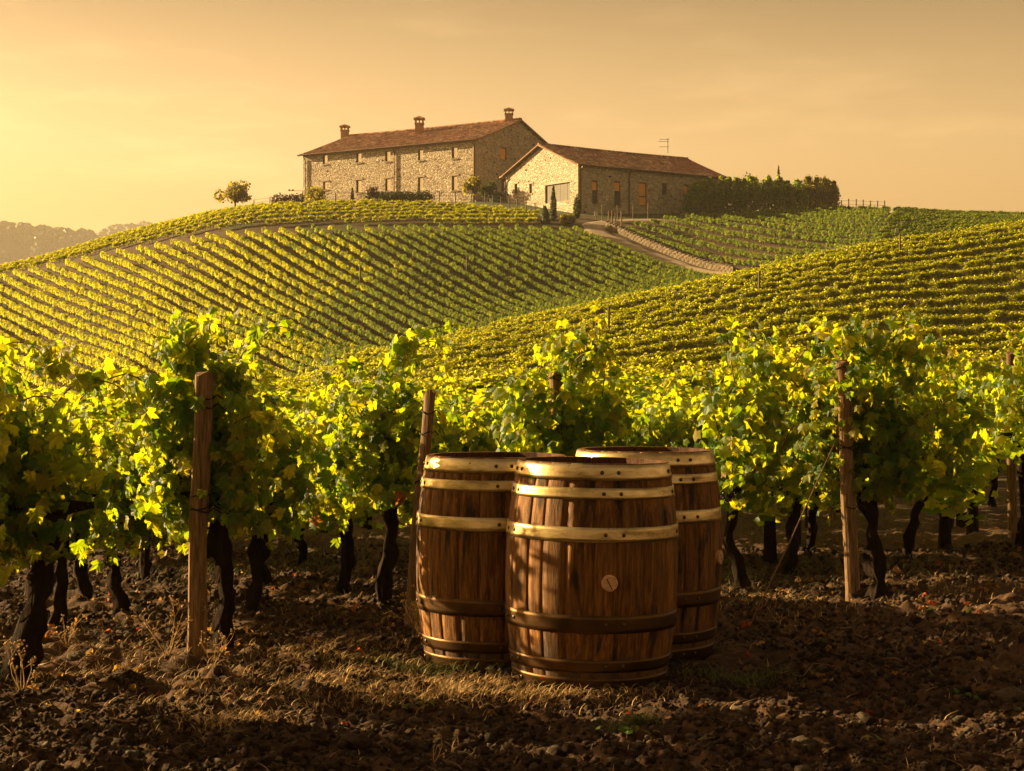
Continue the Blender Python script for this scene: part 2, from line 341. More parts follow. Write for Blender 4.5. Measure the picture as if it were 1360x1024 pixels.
def wood_material(name, dark, mid, light, grain=(14, 14, .8), rough=.75, stain=0, mud=False):
    m, t, b, o = mat(name)
    inf = t.nodes.new('ShaderNodeObjectInfo'); tc_ = t.nodes.new('ShaderNodeTexCoord')
    cmb = t.nodes.new('ShaderNodeCombineXYZ')
    for i, k in enumerate((13, 29, 47)): t.links.new(math_(t, 'MULTIPLY', inf.outputs['Random'], k), cmb.inputs[i])
    va = t.nodes.new('ShaderNodeVectorMath'); va.operation = 'ADD'; t.links.new(tc_.outputs['Object'], va.inputs[0]); t.links.new(cmb.outputs[0], va.inputs[1])
    mp = t.nodes.new('ShaderNodeMapping'); mp.inputs['Scale'].default_value = grain; t.links.new(va.outputs[0], mp.inputs[0])
    n = noise(t, mp.outputs[0], 5, 8, .68, .7); n2 = noise(t, va.outputs[0], 3.2, 4, .6)
    c = ramp(t, [(.28, dark), (.5, mid), (.74, light)], n).outputs[0]
    hsv = N(t, 'ShaderNodeHueSaturation'); t.links.new(c, hsv.inputs['Color'])
    t.links.new(math_(t, 'ADD', math_(t, 'MULTIPLY', inf.outputs['Random'], .42), .78), hsv.inputs['Value']); c = hsv.outputs[0]
    if stain:
        mp2 = t.nodes.new('ShaderNodeMapping'); mp2.inputs['Scale'].default_value = (12, 12, 2.4); mp2.inputs['Location'].default_value = (3.1, .4, 1.2)
        gp = gpos(t); t.links.new(gp, mp2.inputs[0])
        s1 = ramp(t, [(.52, (0, 0, 0)), (.62, (1, 1, 1))], noise(t, mp2.outputs[0], 1.0, 6, .6, .4)).outputs[0]
        c = mixc(t, c, (.010, .006, .004), math_(t, 'MULTIPLY', s1, stain))
        s2 = ramp(t, [(.55, (0, 0, 0)), (.75, (.45, .45, .45))], n2).outputs[0]; c = mixc(t, c, dark, s2)
    if mud:
        sx = t.nodes.new('ShaderNodeSeparateXYZ'); t.links.new(tc_.outputs['Object'], sx.inputs[0]); nm = noise(t, gpos(t), 22, 5, .7)
        mk = ramp(t, [(.42, (1, 1, 1)), (.5, (0, 0, 0))], math_(t, 'ADD', math_(t, 'MULTIPLY', sx.outputs[2], 1.3), math_(t, 'MULTIPLY', nm, .62))).outputs[0]
        c = mixc(t, c, (.085, .052, .03), math_(t, 'MULTIPLY', mk, .7))
    t.links.new(c, b.inputs['Base Color']); b.inputs['Roughness'].default_value = rough; b.inputs['Specular IOR Level'].default_value = .25
    fg = t.nodes.new('ShaderNodeMapping'); fg.inputs['Scale'].default_value = (grain[0] * 4, grain[1] * 4, grain[2] * 3); t.links.new(va.outputs[0], fg.inputs[0])
    nf = noise(t, fg.outputs[0], 5, 4, .7)
    hs2 = N(t, 'ShaderNodeHueSaturation'); t.links.new(c, hs2.inputs['Color']); t.links.new(math_(t, 'ADD', math_(t, 'MULTIPLY', nf, 1.3), .38), hs2.inputs['Value']); t.links.new(hs2.outputs[0], b.inputs['Base Color'])
    n = math_(t, 'ADD', n, math_(t, 'MULTIPLY', nf, .35))
    cr = ramp(t, [(.30, (0, 0, 0)), (.42, (1, 1, 1))], n).outputs[0]
    bump(t, b, math_(t, 'ADD', n, math_(t, 'MULTIPLY', cr, .5)), .7, .006)
    return m
M['barrel_wood'] = wood_material('barrel_wood', (.024, .009, .002), (.18, .072, .011), (.44, .195, .032), (16, 16, 1.1), .68, stain=.9, mud=True)
M['barrel_inside'] = wood_material('barrel_inside', (.03, .012, .008), (.09, .04, .02), (.16, .07, .03), (16, 16, 1.1), .7)
M['post_wood'] = wood_material('post_wood', (.035, .02, .010), (.17, .10, .05), (.36, .23, .12), (16, 16, 1.1), .85)
M['cork'] = wood_material('cork', (.38, .20, .10), (.58, .34, .18), (.70, .46, .26), (20, 4, 20), .7)
def brass_material():
    m, t, b, o = mat('hoop_brass'); p = coords(t, 'Object', (1, 1, 4)); n = noise(t, p, 6, 6, .65); n2 = noise(t, coords(t, 'Object', (1, 1, .6)), 60, 4, .6)
    c = ramp(t, [(.3, (.22, .14, .055)), (.46, (.56, .42, .19)), (.65, (.82, .64, .35))], n).outputs[0]
    sp = ramp(t, [(.27, (1, 1, 1)), (.34, (0, 0, 0))], n2).outputs[0]; c = mixc(t, c, (.06, .035, .015), sp)
    t.links.new(c, b.inputs['Base Color']); b.inputs['Metallic'].default_value = .92
    r = ramp(t, [(.3, (.5, .5, .5)), (.7, (.27, .27, .27))], n).outputs[0]; t.links.new(r, b.inputs['Roughness'])
    bump(t, b, math_(t, 'ADD', n2, math_(t, 'MULTIPLY', n, 2)), .25, .004)
    return m
M['brass'] = brass_material()
M['brass_dull'] = simple('hoop_brass_tarnished', (.11, .058, .022), .45, .9, var=.45, sc=7)  # darker brass for the lower hoops
M['rivet'] = simple('rivet', (.10, .07, .04), .4, .8)
def wall_material():
    m, t, b, o = mat('fieldstone_wall'); p = coords(t, 'Object', (1, 1, 1.5))
    dn = t.nodes.new('ShaderNodeTexNoise'); dn.inputs['Scale'].default_value = 1.5; t.links.new(p, dn.inputs[0])
    va = t.nodes.new('ShaderNodeVectorMath'); va.operation = 'ADD'; t.links.new(p, va.inputs[0])
    vs = t.nodes.new('ShaderNodeVectorMath'); vs.operation = 'SCALE'; vs.inputs['Scale'].default_value = .5; t.links.new(dn.outputs['Color'], vs.inputs[0]); t.links.new(vs.outputs[0], va.inputs[1])
    v = N(t, 'ShaderNodeTexVoronoi', Scale=3.3); t.links.new(va.outputs[0], v.inputs['Vector'])
    ve = N(t, 'ShaderNodeTexVoronoi', Scale=3.3, _feature='DISTANCE_TO_EDGE'); t.links.new(va.outputs[0], ve.inputs['Vector'])
    sc = t.nodes.new('ShaderNodeSeparateColor'); t.links.new(v.outputs['Color'], sc.inputs[0])
    c = ramp(t, [(0, (.20, .15, .10)), (.07, (.42, .34, .24)), (.5, (.60, .50, .37)), (.85, (.68, .59, .45)), (1, (.78, .70, .57))], sc.outputs[0]).outputs[0]
    c = mixc(t, c, (.52, .43, .32), ramp(t, [(.02, (.8, .8, .8)), (.07, (0, 0, 0))], ve.outputs[0]).outputs[0])
    n = noise(t, p, .35, 5, .6); c = mixc(t, c, (.20, .15, .10), ramp(t, [(.5, (0, 0, 0)), (.75, (.55, .55, .55))], n).outputs[0])
    v2 = N(t, 'ShaderNodeTexVoronoi', Scale=.55); t.links.new(p, v2.inputs['Vector'])
    c = mixc(t, c, (.035, .025, .018), ramp(t, [(.085, (1, 1, 1)), (.11, (0, 0, 0))], v2.outputs['Distance']).outputs[0])
    t.links.new(c, b.inputs['Base Color']); b.inputs['Roughness'].default_value = .92
    h = math_(t, 'ADD', math_(t, 'MINIMUM', math_(t, 'MULTIPLY', ve.outputs[0], 6), 1.0), math_(t, 'MULTIPLY', sc.outputs[1], .6)); bump(t, b, h, .9, .1)
    return m
M['wall'] = wall_material()
def tile_material(name='roof_tile', redder=0):
    m, t, b, o = mat(name); p = coords(t, 'Object'); v = N(t, 'ShaderNodeTexVoronoi', Scale=2.6); t.links.new(p, v.inputs['Vector'])
    sc = t.nodes.new('ShaderNodeSeparateColor'); t.links.new(v.outputs['Color'], sc.inputs[0])
    c = ramp(t, [(0, (.17, .075, .045)), (.35, (.36, .155, .085)), (.65, (.48, .235, .13)), (.88, (.54, .34, .21)), (1, (.62, .50, .36))], sc.outputs[0]).outputs[0]
    n = noise(t, p, .5, 5, .65); c = mixc(t, c, (.12, .07, .045), ramp(t, [(.45, (0, 0, 0)), (.7, (.6, .6, .6))], n).outputs[0])
    if redder: c = mixc(t, c, (.27, .085, .045), .6)
    t.links.new(c, b.inputs['Base Color']); b.inputs['Roughness'].default_value = .85; bump(t, b, sc.outputs[1], .5, .05); return m
M['tile'] = tile_material(); M['tile_red'] = tile_material('roof_tile_new', 1)
M['brick'] = simple('chimney_brick', (.33, .20, .12), .9, var=.3, sc=4)
M['trim'] = simple('stone_trim', (.42, .34, .25), .85, var=.2, sc=3)
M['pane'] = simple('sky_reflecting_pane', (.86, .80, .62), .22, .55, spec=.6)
M['shutter_orange'] = simple('orange_shutter', (.80, .36, .035), .55, var=.15, sc=3)
M['door_dark'] = simple('dark_doorway', (.022, .014, .01), .5, var=.3, sc=2)
M['door_wood'] = simple('brown_door', (.13, .055, .025), .6, var=.3, sc=2)
M['door_grey'] = simple('grey_plank_door', (.15, .14, .115), .75, var=.15, sc=1.5)
M['gutter'] = simple('copper_gutter', (.12, .065, .035), .5, .5, var=.2)
M['gravel'] = simple('gravel_track', (.36, .28, .19), .95, var=.22, sc=2.5)
M['lawn'] = simple('lawn', (.055, .075, .018), .95, var=.35, sc=1.2)
M['fence_post'] = simple('fence_post', (.12, .085, .055), .85, var=.3, sc=4)
M['white'] = simple('white_box', (.6, .58, .52), .6)
M['twig'] = simple('tree_bark', (.07, .045, .028), .9, var=.3, sc=6)
M['hill'] = simple('wooded_hill', (.045, .045, .018), .95, var=.3, sc=.02)
print('materials', round(time.time() - T0, 1))

# ------------------------------------------------------------------ ground sheet
def spaced(lo, a, b, hi, d, g):
    mid = list(np.arange(a, b + 1e-6, d)); up = []; x = b; s = d
    while x < hi: s = min(s * g, cap(x)); x += s; up.append(x)
    dn = []; x = a; s = d
    while x > lo: s = min(s * g, cap(x)); x -= s; dn.append(x)
    return np.array(dn[::-1] + mid + up)
def cap(x): return 2.0 if abs(x) < 240 else 60.0
gx = spaced(-2500, -3.3, 3.3, 2500, .024, 1.09); gy = spaced(-200, 4.9, 9.6, 2580, .026, 1.05)
GX, GY = np.meshgrid(gx, gy); fx = GX.ravel(); fy = GY.ravel()
fz = ground_h(fx, fy)
nx, ny = len(gx), len(gy); ii = np.arange(nx * ny).reshape(ny, nx)
quads = np.stack([ii[:-1, :-1].ravel(), ii[:-1, 1:].ravel(), ii[1:, 1:].ravel(), ii[1:, :-1].ravel()], 1)
ground = tag(link('ground', mesh_np('ground', np.stack([fx, fy, fz], 1), quads, smooth=True, mats=[M['soil']])), 'brown cloddy vineyard soil rising into the hills', kind='structure')
print('ground', nx, ny, round(time.time() - T0, 1))

# ------------------------------------------------------------------ distant wooded hills
def blob(n_lat, n_lon, seed, rough=.25):
    vs = []; fs = []; r = random.Random(seed)
    for i in range(n_lat + 1):
        th = math.pi * i / n_lat
        for k in range(n_lon):
            ph = 2 * math.pi * k / n_lon; q = 1 + rough * (r.random() * 2 - 1)
            vs.append((math.sin(th) * math.cos(ph) * q, math.sin(th) * math.sin(ph) * q, math.cos(th) * q))
    for i in range(n_lat):
        for k in range(n_lon):
            a = i * n_lon + k; b_ = i * n_lon + (k + 1) % n_lon
            fs.append((a, a + n_lon, b_ + n_lon, b_))
    return np.array(vs), np.array(fs)
def wooded_ridge(Y, sky, depth, label, wl, lab2, seed, tree):
    px = np.array([a for a, b in sky]); py = np.array([b for a, b in sky])
    xs = np.linspace(px[0], px[-1], 160); tops = pchip(px, zat(py, Y), xs) - tree * 1.5
    X = at(xs, Y); ys = np.linspace(-1, 1, 15); V = []
    for q in ys:
        V.append(np.stack([X, np.full_like(X, Y + q * depth), -14 + (tops + 14) * np.exp(-2.6 * q * q)], 1))
    V = np.concatenate(V); I = np.arange(len(V)).reshape(len(ys), len(xs))
    qf = np.stack([I[:-1, :-1].ravel(), I[:-1, 1:].ravel(), I[1:, 1:].ravel(), I[1:, :-1].ravel()], 1)
    hill = tag(link('distant_hill', mesh_np('distant_hill', V, qf, smooth=True, mats=[M['hill']])), label, kind='structure')
    rr = np.random.default_rng(seed); VV = []; FF = []; o = 0; bv, bf = blob(5, 8, seed, .14)
    for i in range(2600):
        a = rr.random() * (len(xs) - 1.01); q = -rr.random() ** 1.6 * .9 if rr.random() < .85 else rr.random() * .2
        k = int(a); f = a - k; x = X[k] * (1 - f) + X[k + 1] * f; tz = tops[k] * (1 - f) + tops[k + 1] * f
        z = -14 + (tz + 14) * math.exp(-2.6 * q * q); s = tree * (.45 + .6 * rr.random() ** 1.5)
        ang = rr.random() * 6.28; c, s_ = math.cos(ang), math.sin(ang)
        P = bv @ np.array([[c, s_, 0], [-s_, c, 0], [0, 0, 1]]) * np.array([s, s, s * (.7 + .35 * rr.random())]) + np.array([x, Y + q * depth, z + s * .35])
        VV.append(P); FF.append(bf + o); o += len(P)
    tag(link('woodland', mesh_np('woodland', np.concatenate(VV), np.concatenate(FF), mats=[M['leaf_dark']], smooth=False)), lab2, 'woodland', kind='stuff')
wooded_ridge(1750, [(-900, 300), (-300, 296), (-60, 293), (0, 290), (30, 292), (62, 297), (90, 299), (125, 305), (150, 325), (190, 370), (260, 420)], 280, 'hazy wooded ridge beyond the vineyard at the left', None, 'woods covering the nearer hazy ridge', 5, 8.0)
wooded_ridge(2200, [(40, 345), (90, 318), (130, 305), (150, 297), (170, 293), (190, 293), (240, 305), (330, 330), (500, 380)], 260, 'paler wooded ridge farther back beside the vineyard slope', None, 'woods covering the farther paler ridge', 9, 9.0)

# ------------------------------------------------------------------ leaves
HALF = [(0, 1.0), (10, .84), (18, .80), (28, .56), (38, .76), (51, .93), (63, .76), (78, .54), (92, .68), (106, .74), (124, .60), (150, .52), (168, .34)]
def leaf_template(seed, cup):
    r = random.Random(seed); pts = []
    prof = HALF + [(360 - a, q) for a, q in HALF[:0:-1]]
    vs = [(0, 0, 0)]; 
    for a, q in prof:
        q = q * (1 + .16 * (r.random() - .5)); t = R(a + 4 * (r.random() - .5)); x = q * math.sin(t); y = q * math.cos(t)
        z = -cup * (q * q) * (.6 + .4 * abs(math.sin(t))) + .17 * math.sin(3 * t + seed) * q + .10 * (r.random() - .5) + (.32 if seed % 2 else -.22) * abs(math.sin(t)) * q - .25 * max(0, math.cos(t)) * q ** 3
        vs.append((x, y, z))
    n = len(prof); fs = [(0, i + 1, (i + 1) % n + 1) for i in range(n)]
    fs = [(a, c, b_) for a, b_, c in fs]
    V = np.array(vs); return V, np.array(fs), V[:, :2] * .5 + .5
LT = [leaf_template(i, c) for i, c in enumerate((.18, .35, .5, .12, .28))]
def small_leaf(seed):
    r = random.Random(seed); prof = [(0, 1.0), (40, .62), (62, .9), (100, .6), (140, .62), (180, .2), (220, .62), (260, .6), (298, .9), (320, .62)]
    vs = [(0, 0, .12)]
    for a, q in prof: t = R(a); vs.append((q * math.sin(t), q * math.cos(t), -.25 * q * q + .15 * (r.random() - .5)))
    n = len(prof); V = np.array(vs); return V, np.array([(0, (i + 1) % n + 1, i + 1) for i in range(n)]), V[:, :2] * .5 + .5
LS = [small_leaf(i) for i in range(3)]
def quad_leaf(seed):
    V = np.array([(-.75, -.6, .1), (0, .0 - .7, -.1), (.75, -.5, .12), (.6, .6, -.1), (0, 1, .05), (-.6, .6, 0.)]); return V, np.array([(0, 1, 2), (0, 2, 3), (0, 3, 5), (3, 4, 5)]), V[:, :2] * .5 + .5
LQ = [quad_leaf(0)]
def rot_rows(normal, tip):
    """rows of matrices that carry leaf x,y,z (z = face normal, y = tip) onto the given vectors"""
    n = normal / np.linalg.norm(normal, axis=1, keepdims=True)
    y = tip - n * np.sum(tip * n, 1, keepdims=True); y /= (np.linalg.norm(y, axis=1, keepdims=True) + 1e-9)
    x = np.cross(y, n); return np.stack([x, y, n], 1)         # (k,3,3) rows are axes
def scatter_leaves(name, pos, nor, tip, size, temps, material, r):
    Rm = rot_rows(nor, tip); which = r.integers(0, len(temps), len(pos)); VV = []; FF = []; UU = []; o = 0
    for ti, (V, F, U) in enumerate(temps):
        s = which == ti; k = int(s.sum())
        if not k: continue
        P = np.einsum('vi,kij->kvj', V, Rm[s]) * size[s][:, None, None] + pos[s][:, None, :]
        VV.append(P.reshape(-1, 3)); UU.append(np.tile(U, (k, 1)))
        FF.append((F[None] + (np.arange(k) * len(V))[:, None, None]).reshape(-1, 3) + o); o += k * len(V)
    return mesh_np(name, np.concatenate(VV), np.concatenate(FF), np.concatenate(UU), mats=[material])
LEAF_ME = [mesh_np('leaf', V, F, U, mats=[M['leaf']]) for V, F, U in LT]
LEAF_RED = [mesh_np('leaf', V, F, U, mats=[M['leaf_red']]) for V, F, U in LT]

def vine_shoots(r, hx, hy, z0, z1, n_sh, peak=0, lean=0):
    """canes grow from the cordon and arch over; leaves sit along them"""
    canes = []; P = []; Nn = []; Tt = []; S = []
    for i in range(n_sh):
        bx = (r.random() * 2 - 1) * hx * .75; by = (r.random() * 2 - 1) * hy * .85
        p = np.array([bx * .7, by, z0 + .22 + .1 * r.random()]); d = np.array([bx * 1.0 + r.normal() * .25, r.normal() * .25 + by * .2, 1.3]); d /= np.linalg.norm(d)
        top = z0 + (z1 - z0) * (.7 + .3 * r.random())
        if i < peak: top = z1 + .22 + .2 * r.random(); bx *= .5; d = np.array([lean + r.normal() * .12, r.normal() * .1, 1.4]); d /= np.linalg.norm(d)
        path = [p.copy()]; L_ = 0; maxl = (top - p[2]) * (1.25 if i >= peak else 1.1) + .1
        while L_ < maxl:
            st = .055; d = d + r.normal(size=3) * .16; 
            if p[2] > top - .1 or abs(p[0]) > hx or L_ > maxl * .75: d[2] -= .28; d[0] += np.sign(p[0] + .01) * .08 * (i >= peak)
            d /= np.linalg.norm(d); p = p + d * st; p[0] = np.clip(p[0], -hx * 1.1, hx * 1.1) if i >= peak else p[0]; path.append(p.copy()); L_ += st
        canes.append(path)
        for k, q in enumerate(path[1:]):
            if q[2] < z0 or (i >= peak and q[2] > z1 + .02): continue
            for rep in range((3 if i < peak else 2) if r.random() < .6 else 1):
                a = r.random() * 6.283; off = np.array([math.cos(a), math.sin(a), .25 * r.normal()]) * (.04 + .06 * r.random())
                P.append(q + off); nn = np.array([math.cos(a) * .9, math.sin(a) * .9, .35 + .55 * r.normal()]) + r.normal(size=3) * .35
                Nn.append(nn); Tt.append(np.array([math.cos(a) * .5 + r.normal() * .3, math.sin(a) * .5 + r.normal() * .3, -.9])); S.append((.032 + .028 * r.random()) * (.75 if k > len(path) - 5 else 1.05))
    return canes, P, Nn, Tt, S
def vine_cloud(r, hx, hy, z0, z1, n):
    """leaves of the side shoots, filling the canopy wall in loose clumps"""
    nc = max(5, int(n / 16)); C_ = np.stack([(r.random(nc) * 2 - 1) * hx * .85, (r.random(nc) * 2 - 1) * hy, z0 + .05 + (z1 - z0 - .16) * r.random(nc)], 1)
    w_ = r.integers(0, nc, n); P = C_[w_] + r.normal(size=(n, 3)) * np.array([.09, .07, .10])
    hi = P[:, 2] > z1; P[hi, 2] = z1 - .12 * r.random(int(hi.sum())); drop = P[:, 2] < z0 - .02; P[drop, 2] += .05 + r.random(int(drop.sum())) * .2
    out = np.stack([P[:, 0] / hx, P[:, 1] / hy * 1.2, (P[:, 2] - (z0 + z1) / 2) / (z1 - z0) * .8], 1)
    Nn = out * .8 + r.normal(size=(n, 3)) * .45 + np.array([0, 0, .35]); Tt = np.stack([r.normal(size=n) * .4, r.normal(size=n) * .4, -np.ones(n)], 1)
    return P, Nn, Tt, .032 + .029 * r.random(n)
def trunk_mesh(r, h, hx, lean=0., rad=.05, arms=True, spread=(1, 0)):
    mb = MB(); pts = []; x = y = 0.
    k = 14
    for i in range(k + 1):
        t = i / k; pts.append((x, y, -.08 + (h + .08) * t)); x += lean * h / k + r.normal() * .013; y += r.normal() * .012
    rr = [rad * (1.12 - .25 * min(1, t * 1.6) + (.45 * max(0, t - .75) * 4)) * (1 + .16 * r.normal()) for t in np.linspace(0, 1, k + 1)]
    mb.tube(pts, [max(.02, q) for q in rr], 16, .42, seed=int(r.integers(1e6)))
    top = pts[-1]
    if arms:
        for sgn in (-1, 1):
            ap = [top]; d = Vector((spread[0] * sgn, spread[1] * sgn, .8))
            p = Vector(top)
            for i in range(7):
                p = p + d.normalized() * (hx * .10); d.z *= .45; d += Vector((r.normal() * .12, r.normal() * .12, r.normal() * .10)); ap.append(tuple(p))
            mb.tube(ap, [rad * .7 * (1 - .1 * j) for j in range(len(ap))], 7, .4, seed=int(r.integers(1e6)))
    return mb.mesh('trunk', M['bark'], smooth=True), top
def bunch_mesh(seed):
    r = random.Random(seed); mb = MB(); bv, bf = blob(4, 6, 1, 0)
    for i in range(34):
        t = (i + .5) / 34; rad = .034 * math.sin(math.pi * min(1, t * .85 + .12)) + .006; a = i * 2.4
        c = (rad * math.cos(a), rad * math.sin(a), -.13 * t); s = .0095 * (.85 + .3 * r.random())
        mb.add([(v[0] * s + c[0], v[1] * s + c[1], v[2] * s + c[2]) for v in bv], [tuple(f) for f in bf])
    mb.tube([(0, 0, .03), (0, 0, -.08)], .002, 4); return mb.mesh('grape_bunch', M['grape'], smooth=True)
BUNCH = [bunch_mesh(i) for i in range(3)]

def grapevine(label, px, base_py, cx, top, bot, wid, seed, Y=None, dep=.26, fill=420, leaves=190, peak=2, lean=0, rad=.031, bunches=3, tlean=0, thick=1.0, arms=True, group='grapevines standing in the front rows', xf=None, extra=()):
    """one vine: px/base_py = where its trunk meets the soil, cx/top/bot/wid = middle, top, underside and width of its canopy as bearings"""
    if Y is None: Y = EYE * FP / (base_py - HZ)
    X = at(px, Y); g = ghf(X, Y); r = np.random.default_rng(seed)
    root = thing('grapevine', label, 'grapevine', (X, Y, g), 0, group)
    ox = at(cx, Y) - X; z1 = zat(top, Y) - g - .12; z0 = zat(bot, Y) - g; hx = wid / 2 * Y / FP
    cord = max(z0 + .1, min(.66, z0 + .25))
    tm, tp = trunk_mesh(r, cord, hx, tlean, rad, arms, (1, .5)); tr = link('trunk', tm, root)
    canes, P, Nn, Tt, S = vine_shoots(r, hx, dep, z0, z1, max(5, int(9 * hx / .3)), peak, lean)
    P2, N2, T2, S2 = vine_cloud(r, hx, dep, z0, z1, int(fill * 1.75))
    P = np.concatenate([np.array(P), P2]); Nn = np.concatenate([np.array(Nn), N2]); Tt = np.concatenate([np.array(Tt), T2]); S = np.concatenate([np.array(S), S2]) * thick
    XP = []
    for ex, ey, ew, eh, en in extra:        # tufts and hanging sprays that break the outline
        q = np.stack([at(ex, Y) - X - ox + r.normal(size=en) * ew * .26 * Y / FP, -dep * .4 + r.normal(size=en) * .07, zat(ey, Y) - g + r.normal(size=en) * eh * .28 * Y / FP], 1)
        P = np.concatenate([P, q]); Nn = np.concatenate([Nn, r.normal(size=(en, 3)) * .5 + np.array([-.5, -.6, .3])]); Tt = np.concatenate([Tt, r.normal(size=(en, 3)) * .4 + np.array([0, 0, -1.])]); S = np.concatenate([S, .034 + .028 * r.random(en)])
    P[:, 0] += ox * np.clip((P[:, 2] - cord + .25) / .3, 0.0, 1)
    mb = MB()
    for c in canes:
        q = [(a[0] + ox * min(1, max(0, (a[2] - cord + .25) / .3)), a[1], a[2]) for a in c]
        mb.tube(q, [.0055 - .0035 * j / len(q) for j in range(len(q))], 5)
    link('canes', mb.mesh('canes', M['cane'], True), root)
    Rm = rot_rows(Nn, Tt); order = np.argsort(P[:, 1] + r.normal(size=len(P)) * .05 + np.where(P[:, 2] > z1, -.5, 0)); k = min(leaves, len(order))
    for i in order[:k]:
        red = r.random() < .07 * (P[i, 2] < z0 + .12)
        o = bpy.data.objects.new('leaf', (LEAF_RED if red else LEAF_ME)[int(r.integers(5))]); COL.objects.link(o); o.parent = root
        A = Rm[i].T * S[i]; 
        o.matrix_basis = Matrix(((A[0, 0], A[0, 1], A[0, 2], P[i, 0]), (A[1, 0], A[1, 1], A[1, 2], P[i, 1]), (A[2, 0], A[2, 1], A[2, 2], P[i, 2]), (0, 0, 0, 1)))
    rest = order[k:]
    if len(rest):
        f = link('foliage', scatter_leaves('foliage', P[rest], Nn[rest], Tt[rest], S[rest], LT[:3] if Y < 10 else LS, M['leaf'] if Y < 10 else M['leaf_mid'], r), root); f['kind'] = 'stuff'
    for b_ in range(min(2, bunches)):
        link('grape_bunch', BUNCH[b_ % 3], root, (ox + (r.random() * 2 - 1) * hx * .6, -.02 - .08 * r.random(), z0 + .12 + .10 * r.random()), (0, 0, r.random() * 6), .85 + .2 * r.random())
    return root
GV = [  # label, trunk px, base py, canopy: middle px, top py, underside py, width px, seed, options
    ('big shadowed vine with a leaning dark trunk at the left picture edge', 14, 868, 10, 492, 735, 165, 1, dict(extra=((72, 478, 50, 40, 40), (40, 700, 90, 60, 50)), tlean=.30, rad=.055, peak=3, lean=.12, fill=520, dep=.14, Y=7.15)),
    ('slender vine standing just behind the big leaning one at the left', 75, 830, 70, 530, 730, 130, 2, dict(peak=1, dep=.16)),
    ('vine with a straight dark trunk between the left edge and the weathered post', 155, 810, 150, 536, 722, 130, 3, dict(peak=0, bunches=4)),
    ('half hidden vine just left of the straight dark trunk near the left edge', 113, 795, 112, 535, 718, 110, 4, dict(peak=0, leaves=90, bunches=1)),
    ('tall bright vine tied to the weathered post, its yellow shoot highest at left', 300, 850, 268, 462, 690, 150, 5, dict(extra=((222, 655, 50, 130, 110), (248, 462, 56, 70, 110), (300, 500, 80, 40, 60)), peak=5, lean=-.25, fill=520, leaves=170, bunches=5, rad=.042, dep=.12, Y=7.80)),
    ('vine with dense green leaves right of the weathered post', 338, 812, 335, 520, 705, 125, 6, dict(extra=((345, 530, 70, 40, 40),), peak=1, fill=480, leaves=150, dep=.2)),
    ('vine in the gap between the weathered post and its left neighbour', 195, 770, 205, 532, 715, 100, 7, dict(peak=0, leaves=80, bunches=1)),
    ('vine behind and right of the weathered post with a thin trunk', 362, 775, 385, 518, 700, 110, 8, dict(peak=1, leaves=90)),
    ('vine with a slanting trunk fourth from the barrels on their left', 405, 745, 415, 520, 700, 110, 9, dict(peak=0, leaves=80, bunches=1)),
    ('vine with a slim leaning trunk next but one left of the barrels', 458, 785, 452, 500, 690, 125, 10, dict(extra=((460, 520, 50, 40, 40),), peak=1, leaves=110, tlean=.12)),
    ('thick trunked vine beside the leaning stake left of the barrels', 505, 802, 505, 478, 668, 100, 11, dict(extra=((532, 470, 44, 40, 70), (500, 560, 70, 90, 50)), peak=4, fill=520, leaves=160, rad=.045, bunches=4)),
    ('shaded vine behind the leaning stake and the left barrel', 560, 742, 575, 520, 690, 95, 12, dict(peak=0, leaves=80, bunches=2)),
    ('vine behind the left barrel with leaves above its rim', 640, 735, 632, 515, 640, 95, 13, dict(peak=1, leaves=70, bunches=0, Y=12.2)),
    ('vine wrapped round the stake directly behind the barrels', 745, 768, 755, 482, 640, 165, 14, dict(extra=((766, 465, 66, 50, 110), (700, 520, 50, 50, 60), (720, 570, 60, 60, 60)), peak=5, fill=560, leaves=180, bunches=0, Y=10.85, dep=.15)),
    ('vine behind the barrels with the darkest leaves right of the middle stake', 850, 740, 845, 520, 660, 110, 15, dict(peak=1, leaves=80, bunches=0, Y=12)),
    ('vine rising behind the right barrel with reddish lower leaves', 915, 738, 912, 508, 680, 95, 16, dict(peak=0, leaves=80, bunches=1, Y=12)),
    ('vine with a straight trunk directly right of the right barrel', 985, 780, 1000, 470, 670, 120, 17, dict(extra=((1002, 482, 46, 40, 60),), peak=3, fill=520, leaves=150)),
    ('pale leaved vine second to the right of the barrels', 1045, 757, 1050, 478, 662, 120, 18, dict(peak=2, fill=480, leaves=130)),
    ('vine with a thin post like trunk left of the cracked right post', 1074, 738, 1085, 470, 655, 90, 19, dict(peak=1, leaves=80)),
    ('large bright vine climbing over the cracked post on the right', 1165, 792, 1148, 455, 655, 175, 20, dict(extra=((1140, 452, 60, 44, 90), (1122, 600, 44, 70, 60), (1200, 460, 60, 40, 50)), peak=5, fill=640, leaves=200, bunches=6, rad=.045, lean=.05, Y=9.85, dep=.17)),
    ('vine with a thick curved trunk right of the cracked post', 1205, 745, 1225, 468, 640, 130, 21, dict(extra=((1232, 466, 50, 40, 40),), peak=2, fill=480, leaves=140, tlean=.30, bunches=4)),
    ('vine in deep shade between the curved trunk and the right edge', 1262, 700, 1278, 478, 605, 95, 22, dict(peak=1, leaves=80, bunches=1)),
    ('dark vine cut off by the right picture edge', 1352, 738, 1368, 462, 600, 100, 23, dict(peak=2, leaves=90)),
    ('small vine in the row gap before the dark one at the right edge', 1318, 680, 1318, 490, 590, 85, 24, dict(peak=1, leaves=60, bunches=0)),
]
for a in GV: grapevine(*a[:8], **a[8])
